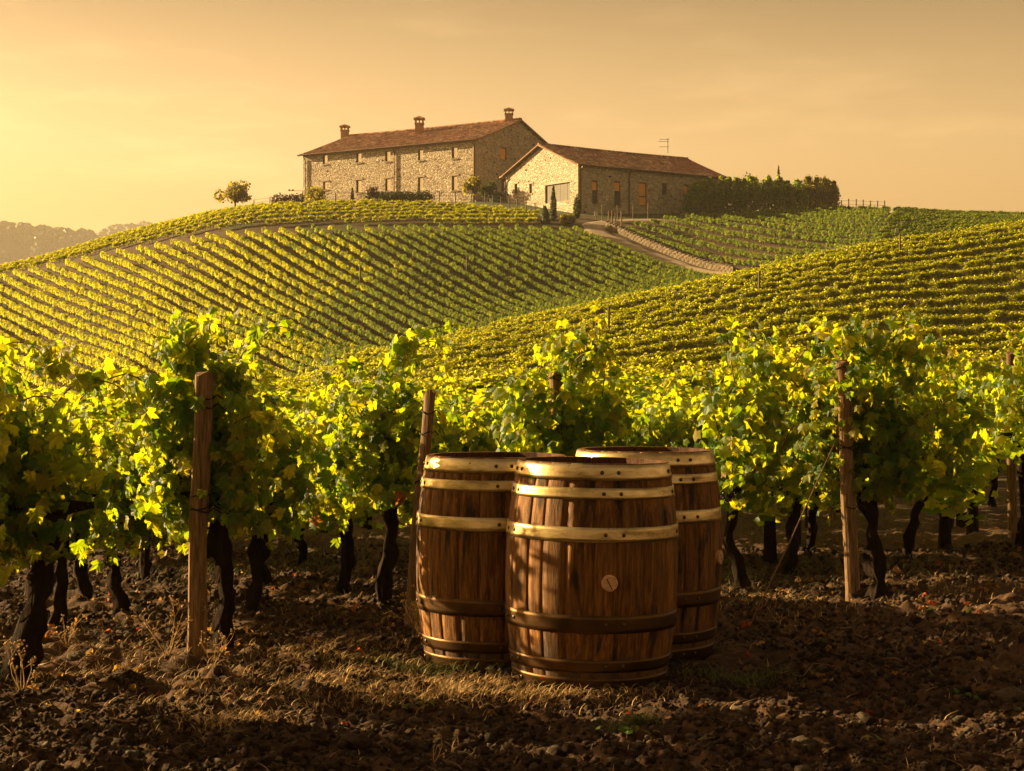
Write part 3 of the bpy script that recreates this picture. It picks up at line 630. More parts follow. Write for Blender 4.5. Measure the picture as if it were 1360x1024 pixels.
# unseen vines added beyond the picture's left edge to shade the foreground soil
for i, (x, y) in enumerate([(-2.3, 6.1), (-2.95, 6.7), (-2.9, 5.6)]):
    Yp = y; g_ = 680 + x * FP / Yp
    grapevine(('vine just outside the left picture edge, between the other two there', 'vine just outside the left picture edge, farthest back of three', 'vine just outside the left picture edge, closest to the bare foreground soil')[i], g_, 0, g_, HZ - .25 * FP / Yp, HZ + .7 * FP / Yp, 1.0 * FP / Yp, 60 + i, Y=Yp, fill=480, leaves=20, bunches=0, dep=.3)
print('near vines', round(time.time() - T0, 1))

# ------------------------------------------------------------------ hillside vines
def simple_vine(seed, hx, hy, h, n, size, temps, material, trunk=True, nc=9, low=.35):
    r = np.random.default_rng(seed)
    C_ = np.stack([(r.random(nc) * 2 - 1) * hx, (r.random(nc) * 2 - 1) * hy * .5, .27 + low + (h - .4 - low) * r.random(nc)], 1)
    w_ = r.integers(0, nc, n); P = C_[w_] + r.normal(size=(n, 3)) * np.array([.17, .09, .14]); P[:, 2] = np.clip(P[:, 2], low, h + .12)
    out = P - np.array([0, 0, .9]); out[:, 1] *= 2.5
    Nn = out * 1.6 + r.normal(size=(n, 3)) * .38 + np.array([0, 0, .35]); Tt = r.normal(size=(n, 3)) * .5 + np.array([0, 0, -1.])
    me = scatter_leaves('grapevine', P, Nn, Tt, size * (.7 + .6 * r.random(n)), temps, material, r)
    return me
import bmesh
def with_trunk(me, seed):
    r = random.Random(seed); mb = MB(); mb.tube([(0, 0, -.15), (.03, 0, .35), (r.uniform(-.05, .05), 0, .8)], [.05, .04, .03], 5)
    bm = bmesh.new(); bm.from_mesh(me); n0 = len(bm.faces)
    vs = [bm.verts.new(v) for v in mb.v]
    for f in mb.f:
        fc = bm.faces.new([vs[i] for i in f]); fc.material_index = 1
    bm.to_mesh(me); bm.free(); me.materials.append(M['bark']); return me
MID = [with_trunk(simple_vine(100 + i, .52, .30, 1.38, 420, .075, LS, M['leaf_mid']), i) for i in range(5)]
FARG = [with_trunk(simple_vine(300 + i, .50, .30, 1.42, 260, .088, LQ, M['leaf_green'], nc=12, low=.55), i) for i in range(4)]
FARY = [with_trunk(simple_vine(400 + i, .46, .18, 1.42, 300, .080, LQ, M['leaf_near_slope'], nc=10, low=.68), i) for i in range(6)]
FAR = [with_trunk(simple_vine(200 + i, .50, .30, 1.42, 260, .088, LQ, M['leaf_far'], nc=12, low=.5), i) for i in range(5)]
def px_of(x, y): return 680 + FP * x / y
VALX = [-900, 0, 200, 350, 500, 700, 900, 1100, 1360, 2300]; VALY = [90, 90, 92, 100, 121, 131, 136, 141, 146, 150]
TRX = [-900, 0, 200, 330, 500, 700, 800, 2300]; TRY = [176, 177, 170, 167, 166, 169, 170, 170]          # dark track across the slope
RDX = [770, 800, 850, 905, 960, 1050, 1150]; RDY = [174, 170, 163, 157, 150, 143, 140]                 # field track beside the terrace wall
def rows(dirx, diry, spacing, step, inside, jitter, seed, bbox):
    """points along parallel rows, kept where inside(px, y) holds"""
    r = np.random.default_rng(seed); d = np.array([dirx, diry], float); d /= np.linalg.norm(d); n = np.array([-d[1], d[0]])
    (x0, x1), (y0, y1) = bbox; c = np.array([(x0 + x1) / 2, (y0 + y1) / 2]); R_ = math.hypot(x1 - x0, y1 - y0) / 2
    a = np.arange(-R_, R_, step); b_ = np.arange(-R_, R_, spacing); A, B = np.meshgrid(a, b_)
    A = A + r.normal(size=A.shape) * jitter; B = B + r.normal(size=B.shape) * .07 + .25 * np.sin(A * .06 + 1.)
    P = c + A[..., None] * d + B[..., None] * n; P = P.reshape(-1, 2)
    k = (P[:, 0] > x0) & (P[:, 0] < x1) & (P[:, 1] > y0) & (P[:, 1] < y1); P = P[k]
    k = inside(px_of(P[:, 0], P[:, 1]), P[:, 1], P[:, 0]); P = P[k]
    P = P[r.random(len(P)) > .03]
    return P, math.atan2(d[1], d[0])
inter = np.interp
road_y = lambda px: inter(px, RDX, RDY)
def road_px(y): return inter(-y, [-v for v in RDY], RDX)      # bearing of the field track at distance y
blocks = []
near_gap = lambda y: y
blocks.append(rows(.28, 1, 1.25, .95, lambda p, y, x: (y > 11.5) & (y < 30) & (p > -60) & (p < 1420) & ~((y < 14) & (p > 600) & (p < 660)), .1, 1, ((-14, 14), (11.5, 30))))
blocks.append(rows(1, .16, 3.7, .34, lambda p, y, x: (y >= 30) & (y < inter(p, VALX, VALY) - 3) & (p > -300) & (p < 1720), .12, 2, ((-70, 75), (30, 150))))
blocks.append(rows(.45, -.89, 1.42, .36, lambda p, y, x: (y > inter(p, VALX, VALY) + 1.5) & (y < inter(p, TRX, TRY)) & (p > -460) & ((p < road_px(y) - 22)) & (p < 980), .1, 3, ((-110, 60), (88, 178))))
blocks.append(rows(1, .30, 2.3, .40, lambda p, y, x: (y > inter(p, TRX, TRY) + 2.8) & (y < inter(p, [-900, 0, 200, 300, 400, 560, 640, 730], [200, 204, 206, 191, 186, 184.5, 183, 178])) & (p > -460) & (p < 715), .12, 4, ((-115, 30), (170, 210))))
blocks.append(rows(.45, -.89, 2.6, .38, lambda p, y, x: (y > inter(p, VALX, VALY) + 1.5) & (p > np.maximum(road_px(y) + 32, 830)) & (y < inter(p, [820, 900, 1000, 1100, 1160], [172, 181, 186, 190, 192])) & (p < 1165 + (y - 160) * .6), .1, 5, ((5, 80), (130, 195))))
blocks.append(rows(.92, -.25, 2.6, .40, lambda p, y, x: (y > inter(p, VALX, VALY) + 1.5) & (p > 1170 + (y - 160) * .6) & (p < 1720) & (y < 206), .12, 6, ((28, 100), (138, 210))))
sun2 = SUN_V
indiv = []; rest = []
for bi, (P, ang) in enumerate(blocks):
    for x, y in P: (indiv if bi == 0 else rest).append((x, y, ang, bi))
rest.sort(key=lambda q: q[1])
take = 296 - len(GV) - 3 - len(indiv)
print('block0', len(indiv), 'rest', len(rest), 'take', take)
if take > 0:
    near_ = [q for q in rest if 0 < px_of(q[0], q[1]) < 1360][:take]; s_ = set(id(q) for q in near_); indiv += near_; rest = [q for q in rest if id(q) not in s_]
else:
    indiv = sorted(indiv, key=lambda q: q[1])[:296 - len(GV) - 3]
zi = gz(np.array([q[0] for q in indiv]), np.array([q[1] for q in indiv]))
for (x, y, ang, bi), z in zip(indiv, zi):
    s = .74 + .2 * random.random(); hmul = (.66 if px_of(x, y) < 470 else .80) if y < 20 else .9
    tag(link('grapevine', MID[random.randrange(5)], None, (x, y, float(z) - .02), (0, 0, ang + (math.pi if random.random() < .5 else 0) + random.uniform(-.15, .15)), (1.0, 1.1, s * hmul)), 'leafy vine in the dense sunlit rows rising behind the front vines', 'grapevine', 'vines of the rows behind the front vines')
def instancer(name, pts, meshes, label, cat, rotz=None, scl=None, tilt=None):
    """one object of uncountable stuff: copies of a few meshes stood on points"""
    n = len(pts); me = bpy.data.meshes.new(name); me.vertices.add(n); me.vertices.foreach_set('co', np.asarray(pts, np.float32).ravel())
    rot = np.zeros((n, 3), np.float32); rot[:, 2] = rotz if rotz is not None else rng.random(n) * 6.283
    if tilt is not None: rot[:, 0] = tilt[:, 0]; rot[:, 1] = tilt[:, 1]
    for an, ty, val in (('rot', 'FLOAT_VECTOR', rot.ravel()), ('scl', 'FLOAT_VECTOR', np.asarray(scl, np.float32).ravel()), ('which', 'INT', rng.integers(0, len(meshes), n).astype(np.int32))):
        at_ = me.attributes.new(an, ty, 'POINT'); at_.data.foreach_set('vector' if ty == 'FLOAT_VECTOR' else 'value', val)
    g = bpy.data.node_groups.new(name, 'GeometryNodeTree'); g.interface.new_socket('Geometry', in_out='INPUT', socket_type='NodeSocketGeometry'); g.interface.new_socket('Geometry', in_out='OUTPUT', socket_type='NodeSocketGeometry')
    gi = g.nodes.new('NodeGroupInput'); go = g.nodes.new('NodeGroupOutput'); join = g.nodes.new('GeometryNodeJoinGeometry')
    def attr(an, ty):
        a = g.nodes.new('GeometryNodeInputNamedAttribute'); a.data_type = ty; a.inputs[0].default_value = an; return [o_ for o_ in a.outputs if o_.name == 'Attribute' and o_.enabled][0]
    ar, as_, aw = attr('rot', 'FLOAT_VECTOR'), attr('scl', 'FLOAT_VECTOR'), attr('which', 'INT')
    for i, ms in enumerate(meshes):
        src = bpy.data.objects.new(name + '_source', ms)
        oi = g.nodes.new('GeometryNodeObjectInfo'); oi.inputs[0].default_value = src; oi.inputs['As Instance'].default_value = True
        cmp_ = g.nodes.new('FunctionNodeCompare'); cmp_.data_type = 'INT'; cmp_.operation = 'EQUAL'
        ia = [s for s in cmp_.inputs if s.type == 'INT' and s.enabled] or [s for s in cmp_.inputs if s.type == 'INT']
        g.links.new(aw, ia[0]); ia[1].default_value = i
        ip = g.nodes.new('GeometryNodeInstanceOnPoints')
        g.links.new(gi.outputs[0], ip.inputs['Points']); g.links.new(cmp_.outputs[0], ip.inputs['Selection']); g.links.new(oi.outputs['Geometry'], ip.inputs['Instance'])
        e2r = g.nodes.new('FunctionNodeEulerToRotation'); g.links.new(ar, e2r.inputs[0]); g.links.new(e2r.outputs[0], ip.inputs['Rotation']); g.links.new(as_, ip.inputs['Scale'])
        g.links.new(ip.outputs[0], join.inputs[0])
    g.links.new(join.outputs[0], go.inputs[0])
    o = link(name, me); tag(o, label, cat, kind='stuff'); md = o.modifiers.new('place', 'NODES'); md.node_group = g
    return o
names = {1: ('near_slope_vines', 'sunlit vine rows covering the nearer slope up to its crest'), 2: ('lower_hill_vines', 'vine rows running down the far hill below the dark track'),
         3: ('upper_hill_vines', 'bright vine rows on top of the hill below the farmhouse'), 4: ('terrace_vines', 'green vine rows right of the dry stone terrace wall'), 5: ('shaded_hill_vines', 'dark vine rows on the ridge at the far right'), 0: ('front_block_vines', 'vines between the front rows')}  # far right rows get the same greener leaf as the terrace rows
lowleft = set()
for bi in range(0, 6):
    q = [a for a in rest if a[3] == bi]
    if not q: continue
    if bi == 2: q0 = q; q = [a for a in q0 if px_of(a[0], a[1]) + 45 * math.sin(a[1] * .2) + 60 * random.gauss(0, 1) < 430 + (150 - a[1]) * -1.6]; lowleft = set(q)
    x = np.array([a[0] for a in q]); y = np.array([a[1] for a in q]); z = gz(x, y) - .03; n = len(q)
    hs = 1 + .06 * rng.normal(size=n) + .22 * fbm(x * .12, y * .12, 2, 5)
    instancer(names[bi][0], np.stack([x, y, z], 1), FARY if bi == 1 else FAR if bi in (2, 3) else MID if bi == 0 else FARG, names[bi][1], 'vines', np.array([a[2] for a in q]) + np.where(rng.random(n) < .5, math.pi, 0) + rng.normal(size=n) * .1, np.stack([np.ones(n), np.ones(n), np.clip(hs, .6, 1.35)], 1) * (np.interp(y, [30, 60], [.84, .70]) if bi < 2 else np.full(n, .52))[:, None])
qs = set((a[0], a[1]) for a in q0 if px_of(a[0], a[1]) < 1e9) - set((a[0], a[1]) for a in rest if a[3] == 2 and a in lowleft)
q = [a for a in q0 if (a[0], a[1]) in qs]; x = np.array([a[0] for a in q]); y = np.array([a[1] for a in q]); n = len(q)
instancer('lower_hill_green_vines', np.stack([x, y, gz(x, y) - .03], 1), FARG, 'greener vine rows on the lower far hill left of the terrace wall', 'vines', np.array([a[2] for a in q]), np.stack([np.ones(n), np.ones(n), np.clip(1 + .07 * rng.normal(size=n), .7, 1.3)], 1) * .52)
print('hill vines', round(time.time() - T0, 1))

# ------------------------------------------------------------------ farm track, lawn, terrace wall
def ribbon(name, pts, width, lift, material, label, seg=.5):
    P = [Vector(p) for p in pts]; out = []
    for a, b_ in zip(P[:-1], P[1:]):
        k = max(1, int((b_ - a).length / seg)); out += [a.lerp(b_, i / k) for i in range(k)]
    out.append(P[-1]); sm = out[:]
    for _ in range(12): sm = [sm[0]] + [(sm[i - 1] + sm[i] * 2 + sm[i + 1]) / 4 for i in range(1, len(sm) - 1)] + [sm[-1]]
    V = []; m = 7
    for i, p in enumerate(sm):
        d = (sm[min(i + 1, len(sm) - 1)] - sm[max(i - 1, 0)]).normalized(); n = Vector((-d.y, d.x))
        wv = width * (1 + .12 * math.sin(i * .37) + .08 * math.sin(i * .9))
        for k in range(m):
            q = p + n * wv * (k / (m - 1) - .5); V.append((q.x, q.y, gzf(q.x, q.y) + lift - (.12 if k in (0, m - 1) else 0)))
    F = [(i * m + k, i * m + k + 1, (i + 1) * m + k + 1, (i + 1) * m + k) for i in range(len(sm) - 1) for k in range(m - 1)]
    mb = MB(); mb.add(V, F); return tag(link(name, mb.mesh(name, material, True)), label, kind='structure'), sm
def pt(px, Y): return (at(px, Y), Y)
ribbon('farm_track', [pt(905, 182), pt(870, 181), pt(835, 179.5), pt(806, 177), pt(788, 174.5), pt(790, 171), pt(822, 166.5), pt(870, 160.5), pt(930, 153.5), pt(990, 147.5)], 2.6, .10, M['gravel'], 'pale gravel farm track curving down past the terrace wall')
def patch(name, poly, material, label, lift):
    (x0, x1), (y0, y1) = poly; xs = np.linspace(x0, x1, 40); ys = np.linspace(y0, y1, 30); A, B = np.meshgrid(xs, ys)
    edge = np.minimum(np.minimum(A - x0, x1 - A), np.minimum(B - y0, y1 - B)); Z = gz(A, B) + lift - np.where(edge < .01, .3, 0) + .03 * fbm(A, B, 2, 8)
    I = np.arange(A.size).reshape(A.shape); q = np.stack([I[:-1, :-1].ravel(), I[:-1, 1:].ravel(), I[1:, 1:].ravel(), I[1:, :-1].ravel()], 1)
    return tag(link(name, mesh_np(name, np.stack([A.ravel(), B.ravel(), Z.ravel()], 1), q, smooth=True, mats=[material])), label, kind='structure')
patch('lawn', ((-6, 24), (181.6, 215)), M['lawn'], 'strip of lawn in front of the stone buildings', .06)
# dry stone terrace wall, its stones laid one by one
tw = thing('terrace_wall', 'dry stone terrace wall descending along the gravel track', 'stone wall', (at(815, 171.5), 171.5, gzf(at(815, 171.5), 171.5)))
tw_pts = [Vector(pt(806, 173.5)), Vector(pt(822, 171)), Vector(pt(850, 167)), Vector(pt(890, 161.5)), Vector(pt(930, 156.5)), Vector(pt(975, 151))]
ST = []
for s in range(4):
    bv, bf = blob(3, 6, 300 + s, .16); mb = MB(); mb.add([(v[0] * .5, v[1] * .5, v[2] * .5) for v in bv], [tuple(f) for f in bf]); ST.append(mb.mesh('stone', M['terrace_stone'], False))
cnt = 0; base = Vector(tw.location)
for a, b_ in zip(tw_pts[:-1], tw_pts[1:]):
    Ls = (b_ - a).length; d = (b_ - a).normalized()
    k = int(Ls / .62)
    for i in range(k):
        for lv in range(3):
            p = a + d * ((i + .5 * (lv % 2) + .2 * random.random()) * Ls / k); z = gzf(p.x, p.y) + .12 + lv * .24
            if cnt < 298:
                link('stone', ST[random.randrange(4)], tw, (p.x - base.x, p.y - base.y, z - base.z), (0, 0, math.atan2(d.y, d.x) + random.uniform(-.1, .1)), (.85 * random.uniform(.6, 1.1), .5, .36 * random.uniform(.75, 1.15))); cnt += 1
mbw = MB()
for a, b_ in zip(tw_pts[:-1], tw_pts[1:]):
    n = 8
    for i in range(n):
        p = a.lerp(b_, (i + .5) / n); d = (b_ - a); mbw.box((p.x - base.x, p.y - base.y, gzf(p.x, p.y) + .2 - base.z), (d.length / n + .05, .3, .8), Matrix.Rotation(math.atan2(d.y, d.x), 3, 'Z'))
link('wall_core', mbw.mesh('wall_core', M['terrace_stone']), tw)
print('stones', cnt)

# ------------------------------------------------------------------ stone buildings
def wall_holes(length, h, holes, reveal=.20, gable=None):
    """wall face in local x (0..length), z; outward = -y; holes = (x0,x1,z0,z1) cut with reveals; gable = rise of a triangle on top"""
    xs = sorted({0, length, *[q for a in holes for q in a[:2]]}); zs = sorted({-4.0, h, *[q for a in holes for q in a[2:4]]}); mb = MB()
    for i in range(len(xs) - 1):
        for j in range(len(zs) - 1):
            cx, cz = (xs[i] + xs[i + 1]) / 2, (zs[j] + zs[j + 1]) / 2
            if any(a[0] < cx < a[1] and a[2] < cz < a[3] for a in holes): continue
            mb.add([(xs[i], 0, zs[j]), (xs[i + 1], 0, zs[j]), (xs[i + 1], 0, zs[j + 1]), (xs[i], 0, zs[j + 1])], [(0, 1, 2, 3)])
    for x0, x1, z0, z1 in [a[:4] for a in holes]:
        r_ = reveal
        mb.add([(x0, 0, z0), (x0, r_, z0), (x0, r_, z1), (x0, 0, z1)], [(0, 1, 2, 3)]); mb.add([(x1, 0, z0), (x1, r_, z0), (x1, r_, z1), (x1, 0, z1)], [(3, 2, 1, 0)])
        mb.add([(x0, 0, z0), (x1, 0, z0), (x1, r_, z0), (x0, r_, z0)], [(0, 1, 2, 3)]); mb.add([(x0, 0, z1), (x1, 0, z1), (x1, r_, z1), (x0, r_, z1)], [(3, 2, 1, 0)])
    if gable: mb.add([(0, 0, h), (length, 0, h), (length / 2, 0, h + gable)], [(0, 1, 2)])
    return mb
def chimney(parent, loc, w_, h, arched=True):
    mb = MB(); mb.box((0, 0, h * .3), (w_, w_, h * .6)); mb.box((0, 0, h * .62), (w_ * 1.15, w_ * 1.15, h * .06))
    for sx in (-1, 1):
        for sy in (-1, 1): mb.box((sx * w_ * .42, sy * w_ * .42, h * .74), (w_ * .16, w_ * .16, h * .18))
    mb.box((0, 0, h * .74), (w_ * .14, w_ * .14, h * .18))
    c = link('chimney', mb.mesh('chimney', M['brick']), parent, loc)
    mb = MB(); mb.box((0, 0, h * .855), (w_ * 1.35, w_ * 1.35, h * .05)); t = w_ * .68
    mb.add([(-t, -t, h * .882), (t, -t, h * .882), (t, t, h * .882), (-t, t, h * .882), (0, 0, h * 1.03)], [(0, 1, 4), (1, 2, 4), (2, 3, 4), (3, 0, 4), (3, 2, 1, 0)])
    link('chimney_cap', mb.mesh('chimney_cap', M['tile']), c)
def farm_building(name, label, cat, corner, Yc, zb, eave_h, rise, ang, Ll, Wg, long_left, openings_long, openings_gable, pipes, chims, tiles):
    """corner = near corner; ang = direction of the long wall; gable wall perpendicular. Local frame: x along the long wall from its LEFT end (seen from outside)."""
    root = thing(name, label, cat, (corner, Yc, zb))
    if long_left:   # long wall runs left-away from the corner
        e1 = Vector((-math.cos(ang), math.sin(ang), 0)); e2 = Vector((math.sin(ang), math.cos(ang), 0))
        o_long = e1 * Ll; dir_long = -e1; o_g = Vector((0, 0, 0)); dir_g = e2
    else:
        e1 = Vector((math.cos(ang), math.sin(ang), 0)); e2 = Vector((-math.sin(ang), math.cos(ang), 0))
        o_long = Vector((0, 0, 0)); dir_long = e1; o_g = e2 * Wg; dir_g = -e2
    def solve(o, d, px):
        u = (px - 680) / FP; P = Vector((corner, Yc, 0)) + o; return (u * P.y - P.x) / (d.x - u * d.y)
    def zz(o, d, s, py): P = Vector((corner, Yc, 0)) + o + d * s; return zat(py, P.y) - zb
    def build_wall(o, d, length, items, gable):
        holes = []; specs = []
        for it in items:
            kind, px0, px1, py0, py1 = it[:5]
            a, b_ = solve(o, d, px0), solve(o, d, px1); s = (a + b_) / 2
            z1, z0 = zz(o, d, s, py0), zz(o, d, s, py1)
            z0 = max(z0, -.3); holes.append((a, b_, z0, z1)); specs.append((kind, a, b_, z0, z1))
        rz = math.atan2(d.y, d.x)
        wl = link('wall', wall_holes(length, eave_h, holes, gable=gable).mesh('wall', M['wall']), root, o, (0, 0, rz))
        for kind, a, b_, z0, z1 in specs:
            w_, h_ = b_ - a, z1 - z0; loc = o + d * a + Vector((0, 0, z0))
            nm = 'door' if kind.startswith('door') or kind == 'gate' else 'window'
            mb = MB(); f = .09                    # frame at the back of the reveal
            for c_, dd in (((f / 2, .16, h_ / 2), (f, .06, h_)), ((w_ - f / 2, .16, h_ / 2), (f, .06, h_)), ((w_ / 2, .16, f / 2), (w_ - 2 * f, .058, f)), ((w_ / 2, .16, h_ - f / 2), (w_ - 2 * f, .058, f))): mb.box(c_, dd)
            fr = link(nm, mb.mesh(nm, M['door_wood']), root, loc, (0, 0, rz))
            mb = MB()
            if kind == 'gate':
                n = 7
                for i in range(n): mb.box((w_ * (i + .5) / n, .18 - .01 * (i % 2), h_ / 2), (w_ / n - .03, .05, h_ - .04))
                link('door_panel', mb.mesh('door_panel', M['door_grey']), fr)
            else:
                mb.box((w_ / 2, .182, h_ / 2), (w_ - .02, .03, h_ - .02))
                m_ = {'win': M['pane'], 'win_dark': M['door_dark'], 'win_orange': M['shutter_orange'], 'door': M['door_wood'], 'door_dark': M['door_dark'], 'door_orange': M['shutter_orange']}[kind]
                link('pane' if nm == 'window' else 'door_panel', mb.mesh('pane', m_), fr)
                if kind == 'win':                  # dark strip on the left stands in for the shade of the reveal
                    mb = MB(); mb.box((w_ * .16, .155, h_ / 2), (w_ * .2, .03, h_ - .1)); link('shutter', mb.mesh('shutter', M['door_wood']), fr)
                if kind in ('door', 'door_dark', 'door_orange'):
                    mb = MB(); mb.box((w_ / 2, .156, h_ - .62), (w_ - .2, .03, .9)); link('door_light', mb.mesh('door_light', M['shutter_orange']), fr)
                    if kind == 'door_orange':
                        mb = MB(); mb.box((w_ / 2, .145, h_ * .42), (w_ - .22, .03, .12)); link('handle', mb.mesh('handle', M['wire']), fr)
            mb = MB()
            if nm == 'window': mb.box((w_ / 2, -.02, -.06), (w_ + .3, .16, .11))
            mb.box((w_ / 2, -.02, h_ + .10), (w_ + .45, .06, .2)); link('lintel', mb.mesh('lintel', M['trim']), fr)
        return wl
    build_wall(o_long, dir_long, Ll, openings_long, None)
    build_wall(o_g, dir_g, Wg, openings_gable, rise)
    # the two hidden walls
    far_g = (e1 * Ll) if not long_left else (e1 * Ll + e2 * Wg); dfg = e2 if not long_left else -e2
    link('wall', wall_holes(Wg, eave_h, [], gable=rise).mesh('wall', M['wall']), root, far_g, (0, 0, math.atan2(dfg.y, dfg.x)))
    far_l = e2 * Wg + (e1 * Ll if not long_left else Vector((0, 0, 0))); dfl = -e1 if not long_left else e1
    link('wall', wall_holes(Ll, eave_h, []).mesh('wall', M['wall']), root, far_l, (0, 0, math.atan2(dfl.y, dfl.x)))
    # quoins at the near corner
    mb = MB()
    for i in range(int(eave_h / .42)):
        ln = .75 if i % 2 else .45; rz = math.atan2(dir_long.y, dir_long.x)
        for dd, l2 in ((e1, ln), (e2, 1.2 - ln)):
            c_ = dd * (l2 / 2 - .03) + Vector((0, 0, .21 + i * .42)); mb.box(c_, (l2, .10, .37), Matrix.Rotation(math.atan2(dd.y, dd.x), 3, 'Z'))
    link('quoin_stones', mb.mesh('quoin_stones', M['trim']), root)['kind'] = 'stuff'
    # tiled roof: two slopes of channel tiles, courses lapped like scales
    ov = .45; half = Wg / 2 + ov; sl = math.hypot(half, rise * half / (Wg / 2)); zr = eave_h + rise + .16
    def slope(side):
        V = []; nS = 14; pitch = .30; nc = int((Ll + .9) / pitch); step = 4; prof = [0, .07, .1, .07]
        for j in range(nS + 1):
            for lap in ((0, 1) if 0 < j < nS else (0,)):
                t = j / nS; dn = half * t; z = zr - rise * dn / (Wg / 2) + (.035 if lap else 0) * -1 + .02
                sag = -.07 * math.sin(math.pi * t)
                for i in range(nc * step + 1):
                    s = -.45 + i * pitch / step
                    p = e1 * s + e2 * (Wg / 2 + side * dn); q = prof[i % step] + .02 * random.random()
                    V.append((p.x, p.y, z + q + sag - .08 * math.sin(math.pi * max(0, min(1, s / Ll)))))
        n = nc * step + 1; rws = len(V) // n; F = [(a * n + i, a * n + i + 1, (a + 1) * n + i + 1, (a + 1) * n + i) for a in range(rws - 1) for i in range(n - 1)]
        mb = MB(); mb.add(V, F); me = mb.mesh('roof_slope', [M['tile'], M['tile_red']], False)
        if not long_left:      # newer red tiles near the far end
            mi = []
            for f in F:
                i = f[0] % n; s = i * pitch / step; a = f[0] // n
                mi.append(1 if s > Ll - 7.5 + .35 * (rws - a) * .5 and a < rws - 6 else 0)
            me.polygons.foreach_set('material_index', mi)
        return me
    roof = MB()
    for side in (-1, 1):
        o = link('roof_slope', slope(side), root); o['kind'] = 'stuff'
    mb = MB(); k = int(Ll / .42)
    for i in range(k + 2):
        p = e1 * (i * .42 - .4) + e2 * (Wg / 2); sag = -.08 * math.sin(math.pi * max(0, min(1, i / k)))
        mb.tube([p + Vector((0, 0, zr + .08 + sag)), p + e1 * .4 + Vector((0, 0, zr + .12 + sag))], [.14, .17], 6)
    link('ridge_tiles', mb.mesh('ridge_tiles', M['tile']), root)['kind'] = 'stuff'
    # soffit boards + verge
    mb = MB()
    for s_ in (0, Ll):
        for side in (-1, 1):
            a_ = e1 * (s_ + (.42 if s_ else -.42)) + e2 * (Wg / 2) + Vector((0, 0, zr - .06)); b_ = e1 * (s_ + (.42 if s_ else -.42)) + e2 * (Wg / 2 + side * half) + Vector((0, 0, zr - .06 - rise * half / (Wg / 2)))
            mb.tube([a_, b_], .09, 5)
    link('verge', mb.mesh('verge', M['brick']), root)
    for side in (-1, 1):
        p = e2 * (Wg / 2 + side * (half + .05)); z = zr - rise * half / (Wg / 2) - .02
        mb = MB(); mb.tube([p - e1 * .5 + Vector((0, 0, z)), p + e1 * (Ll + .5) + Vector((0, 0, z))], .10, 6); link('gutter', mb.mesh('gutter', M['gutter']), root)
    for wall_, px in pipes:
        o, d = (o_long, dir_long) if wall_ == 'l' else (o_g, dir_g)
        s = solve(o, d, px); n = Vector((d.y, -d.x, 0)); p = o + d * s + n * .12; mb = MB()
        mb.tube([p + n * .38 + Vector((0, 0, eave_h + .02)), p + n * .3 + Vector((0, 0, eave_h - .25)), p + Vector((0, 0, eave_h - .6)), p + Vector((0, 0, -1))], .07, 6); link('downpipe', mb.mesh('downpipe', M['gutter']), root)
    for px, along, h, w_ in chims:
        o = e2 * (Wg / 2 * along); s = solve(o, e1, px); p = o + e1 * s
        chimney(root, (p.x, p.y, eave_h + rise * along - .35), w_, h)
    return root, (e1, e2, o_long, dir_long, o_g, dir_g, solve, zz)
YA = 200.; zA = zat(265, YA)
winA = [('win', a, b_, c, d) for a, b_, c, d in [(428.5, 435, 205, 218), (473, 480, 203, 216), (511.5, 518.5, 200.5, 214.5), (555, 562, 198.5, 213), (600, 607.5, 195, 210.5), (429, 435, 241, 252), (473, 480, 239, 256), (511.5, 518.5, 237, 254), (555, 562, 235.5, 254), (600, 607.5, 233.5, 253)]]
farm_building('farmhouse', 'long two storey stone farmhouse with three chimneys on the hilltop', 'farmhouse', at(632, YA), YA, zA, 7.0, 3.35, R(33), 26.2, 18.6, True, winA,
              [('win_orange', 665, 673, 196, 212), ('win_dark', 666, 673, 236, 255)], [('l', 406), ('l', 524), ('l', 630)], [(458, 1.0, 2.1, 1.0), (557, .80, 2.5, 1.05), (676, 1.0, 2.1, .95)], 0)
YB = 185.; zB = zat(273, YB)
farm_building('stone_barn', 'lower stone barn with orange door and mottled tile roof', 'barn', at(768, YB), YB, zB, 4.4, 2.75, R(36), 21.6, 13.4, False,
              [('door_dark', 786.5, 794, 239.5, 271), ('door_dark', 816, 824.5, 240.5, 273.5), ('door_orange', 848.5, 859, 242.5, 274), ('win_dark', 879.5, 886, 243.5, 259.5), ('door_dark', 908, 915, 245, 275)],
              [('win_dark', 683.5, 687, 244, 257.5), ('win_dark', 703, 706.5, 244, 257), ('gate', 724, 757, 244, 268.5)], [('l', 770.5), ('l', 835), ('l', 930), ('g', 672)], [], 0)
# awning bar over the orange door, and the aerial on the roof
def P3(px, py, Y): return Vector((at(px, Y), Y, zat(py, Y)))
mb = MB(); a_ = P3(843.5, 234.5, 190.2); b_ = P3(869, 236.5, 192.3); mb.tube([a_, b_], .12, 6); mb.tube([a_.lerp(b_, .2), a_.lerp(b_, .2) + Vector((-.3, .6, 0))], .05, 4); mb.tube([a_.lerp(b_, .8), a_.lerp(b_, .8) + Vector((-.3, .6, 0))], .05, 4)
tag(link('rolled_awning', mb.mesh('rolled_awning', M['wire'])), 'dark rolled awning fixed above the orange barn door', 'awning')
ae = P3(887, 199, 196.5); t_ = thing('roof_aerial', 'thin television aerial standing on the barn ridge', 'aerial', ae)
mb = MB(); mb.tube([(0, 0, -.4), (0, 0, 1.35)], .035, 5); link('mast', mb.mesh('mast', M['wire']), t_)
for z, l in ((1.2, 1.0), (.95, 1.1), (.35, 1.0)):
    mb = MB(); mb.tube([(-l, 0, z), (.15, 0, z)], .022, 4)
    for i in range(5): mb.tube([(-l * i / 5, -.25, z), (-l * i / 5, .25, z)], .012, 4)
    link('antenna_bar', mb.mesh('antenna_bar', M['wire']), t_)
print('buildings', round(time.time() - T0, 1))

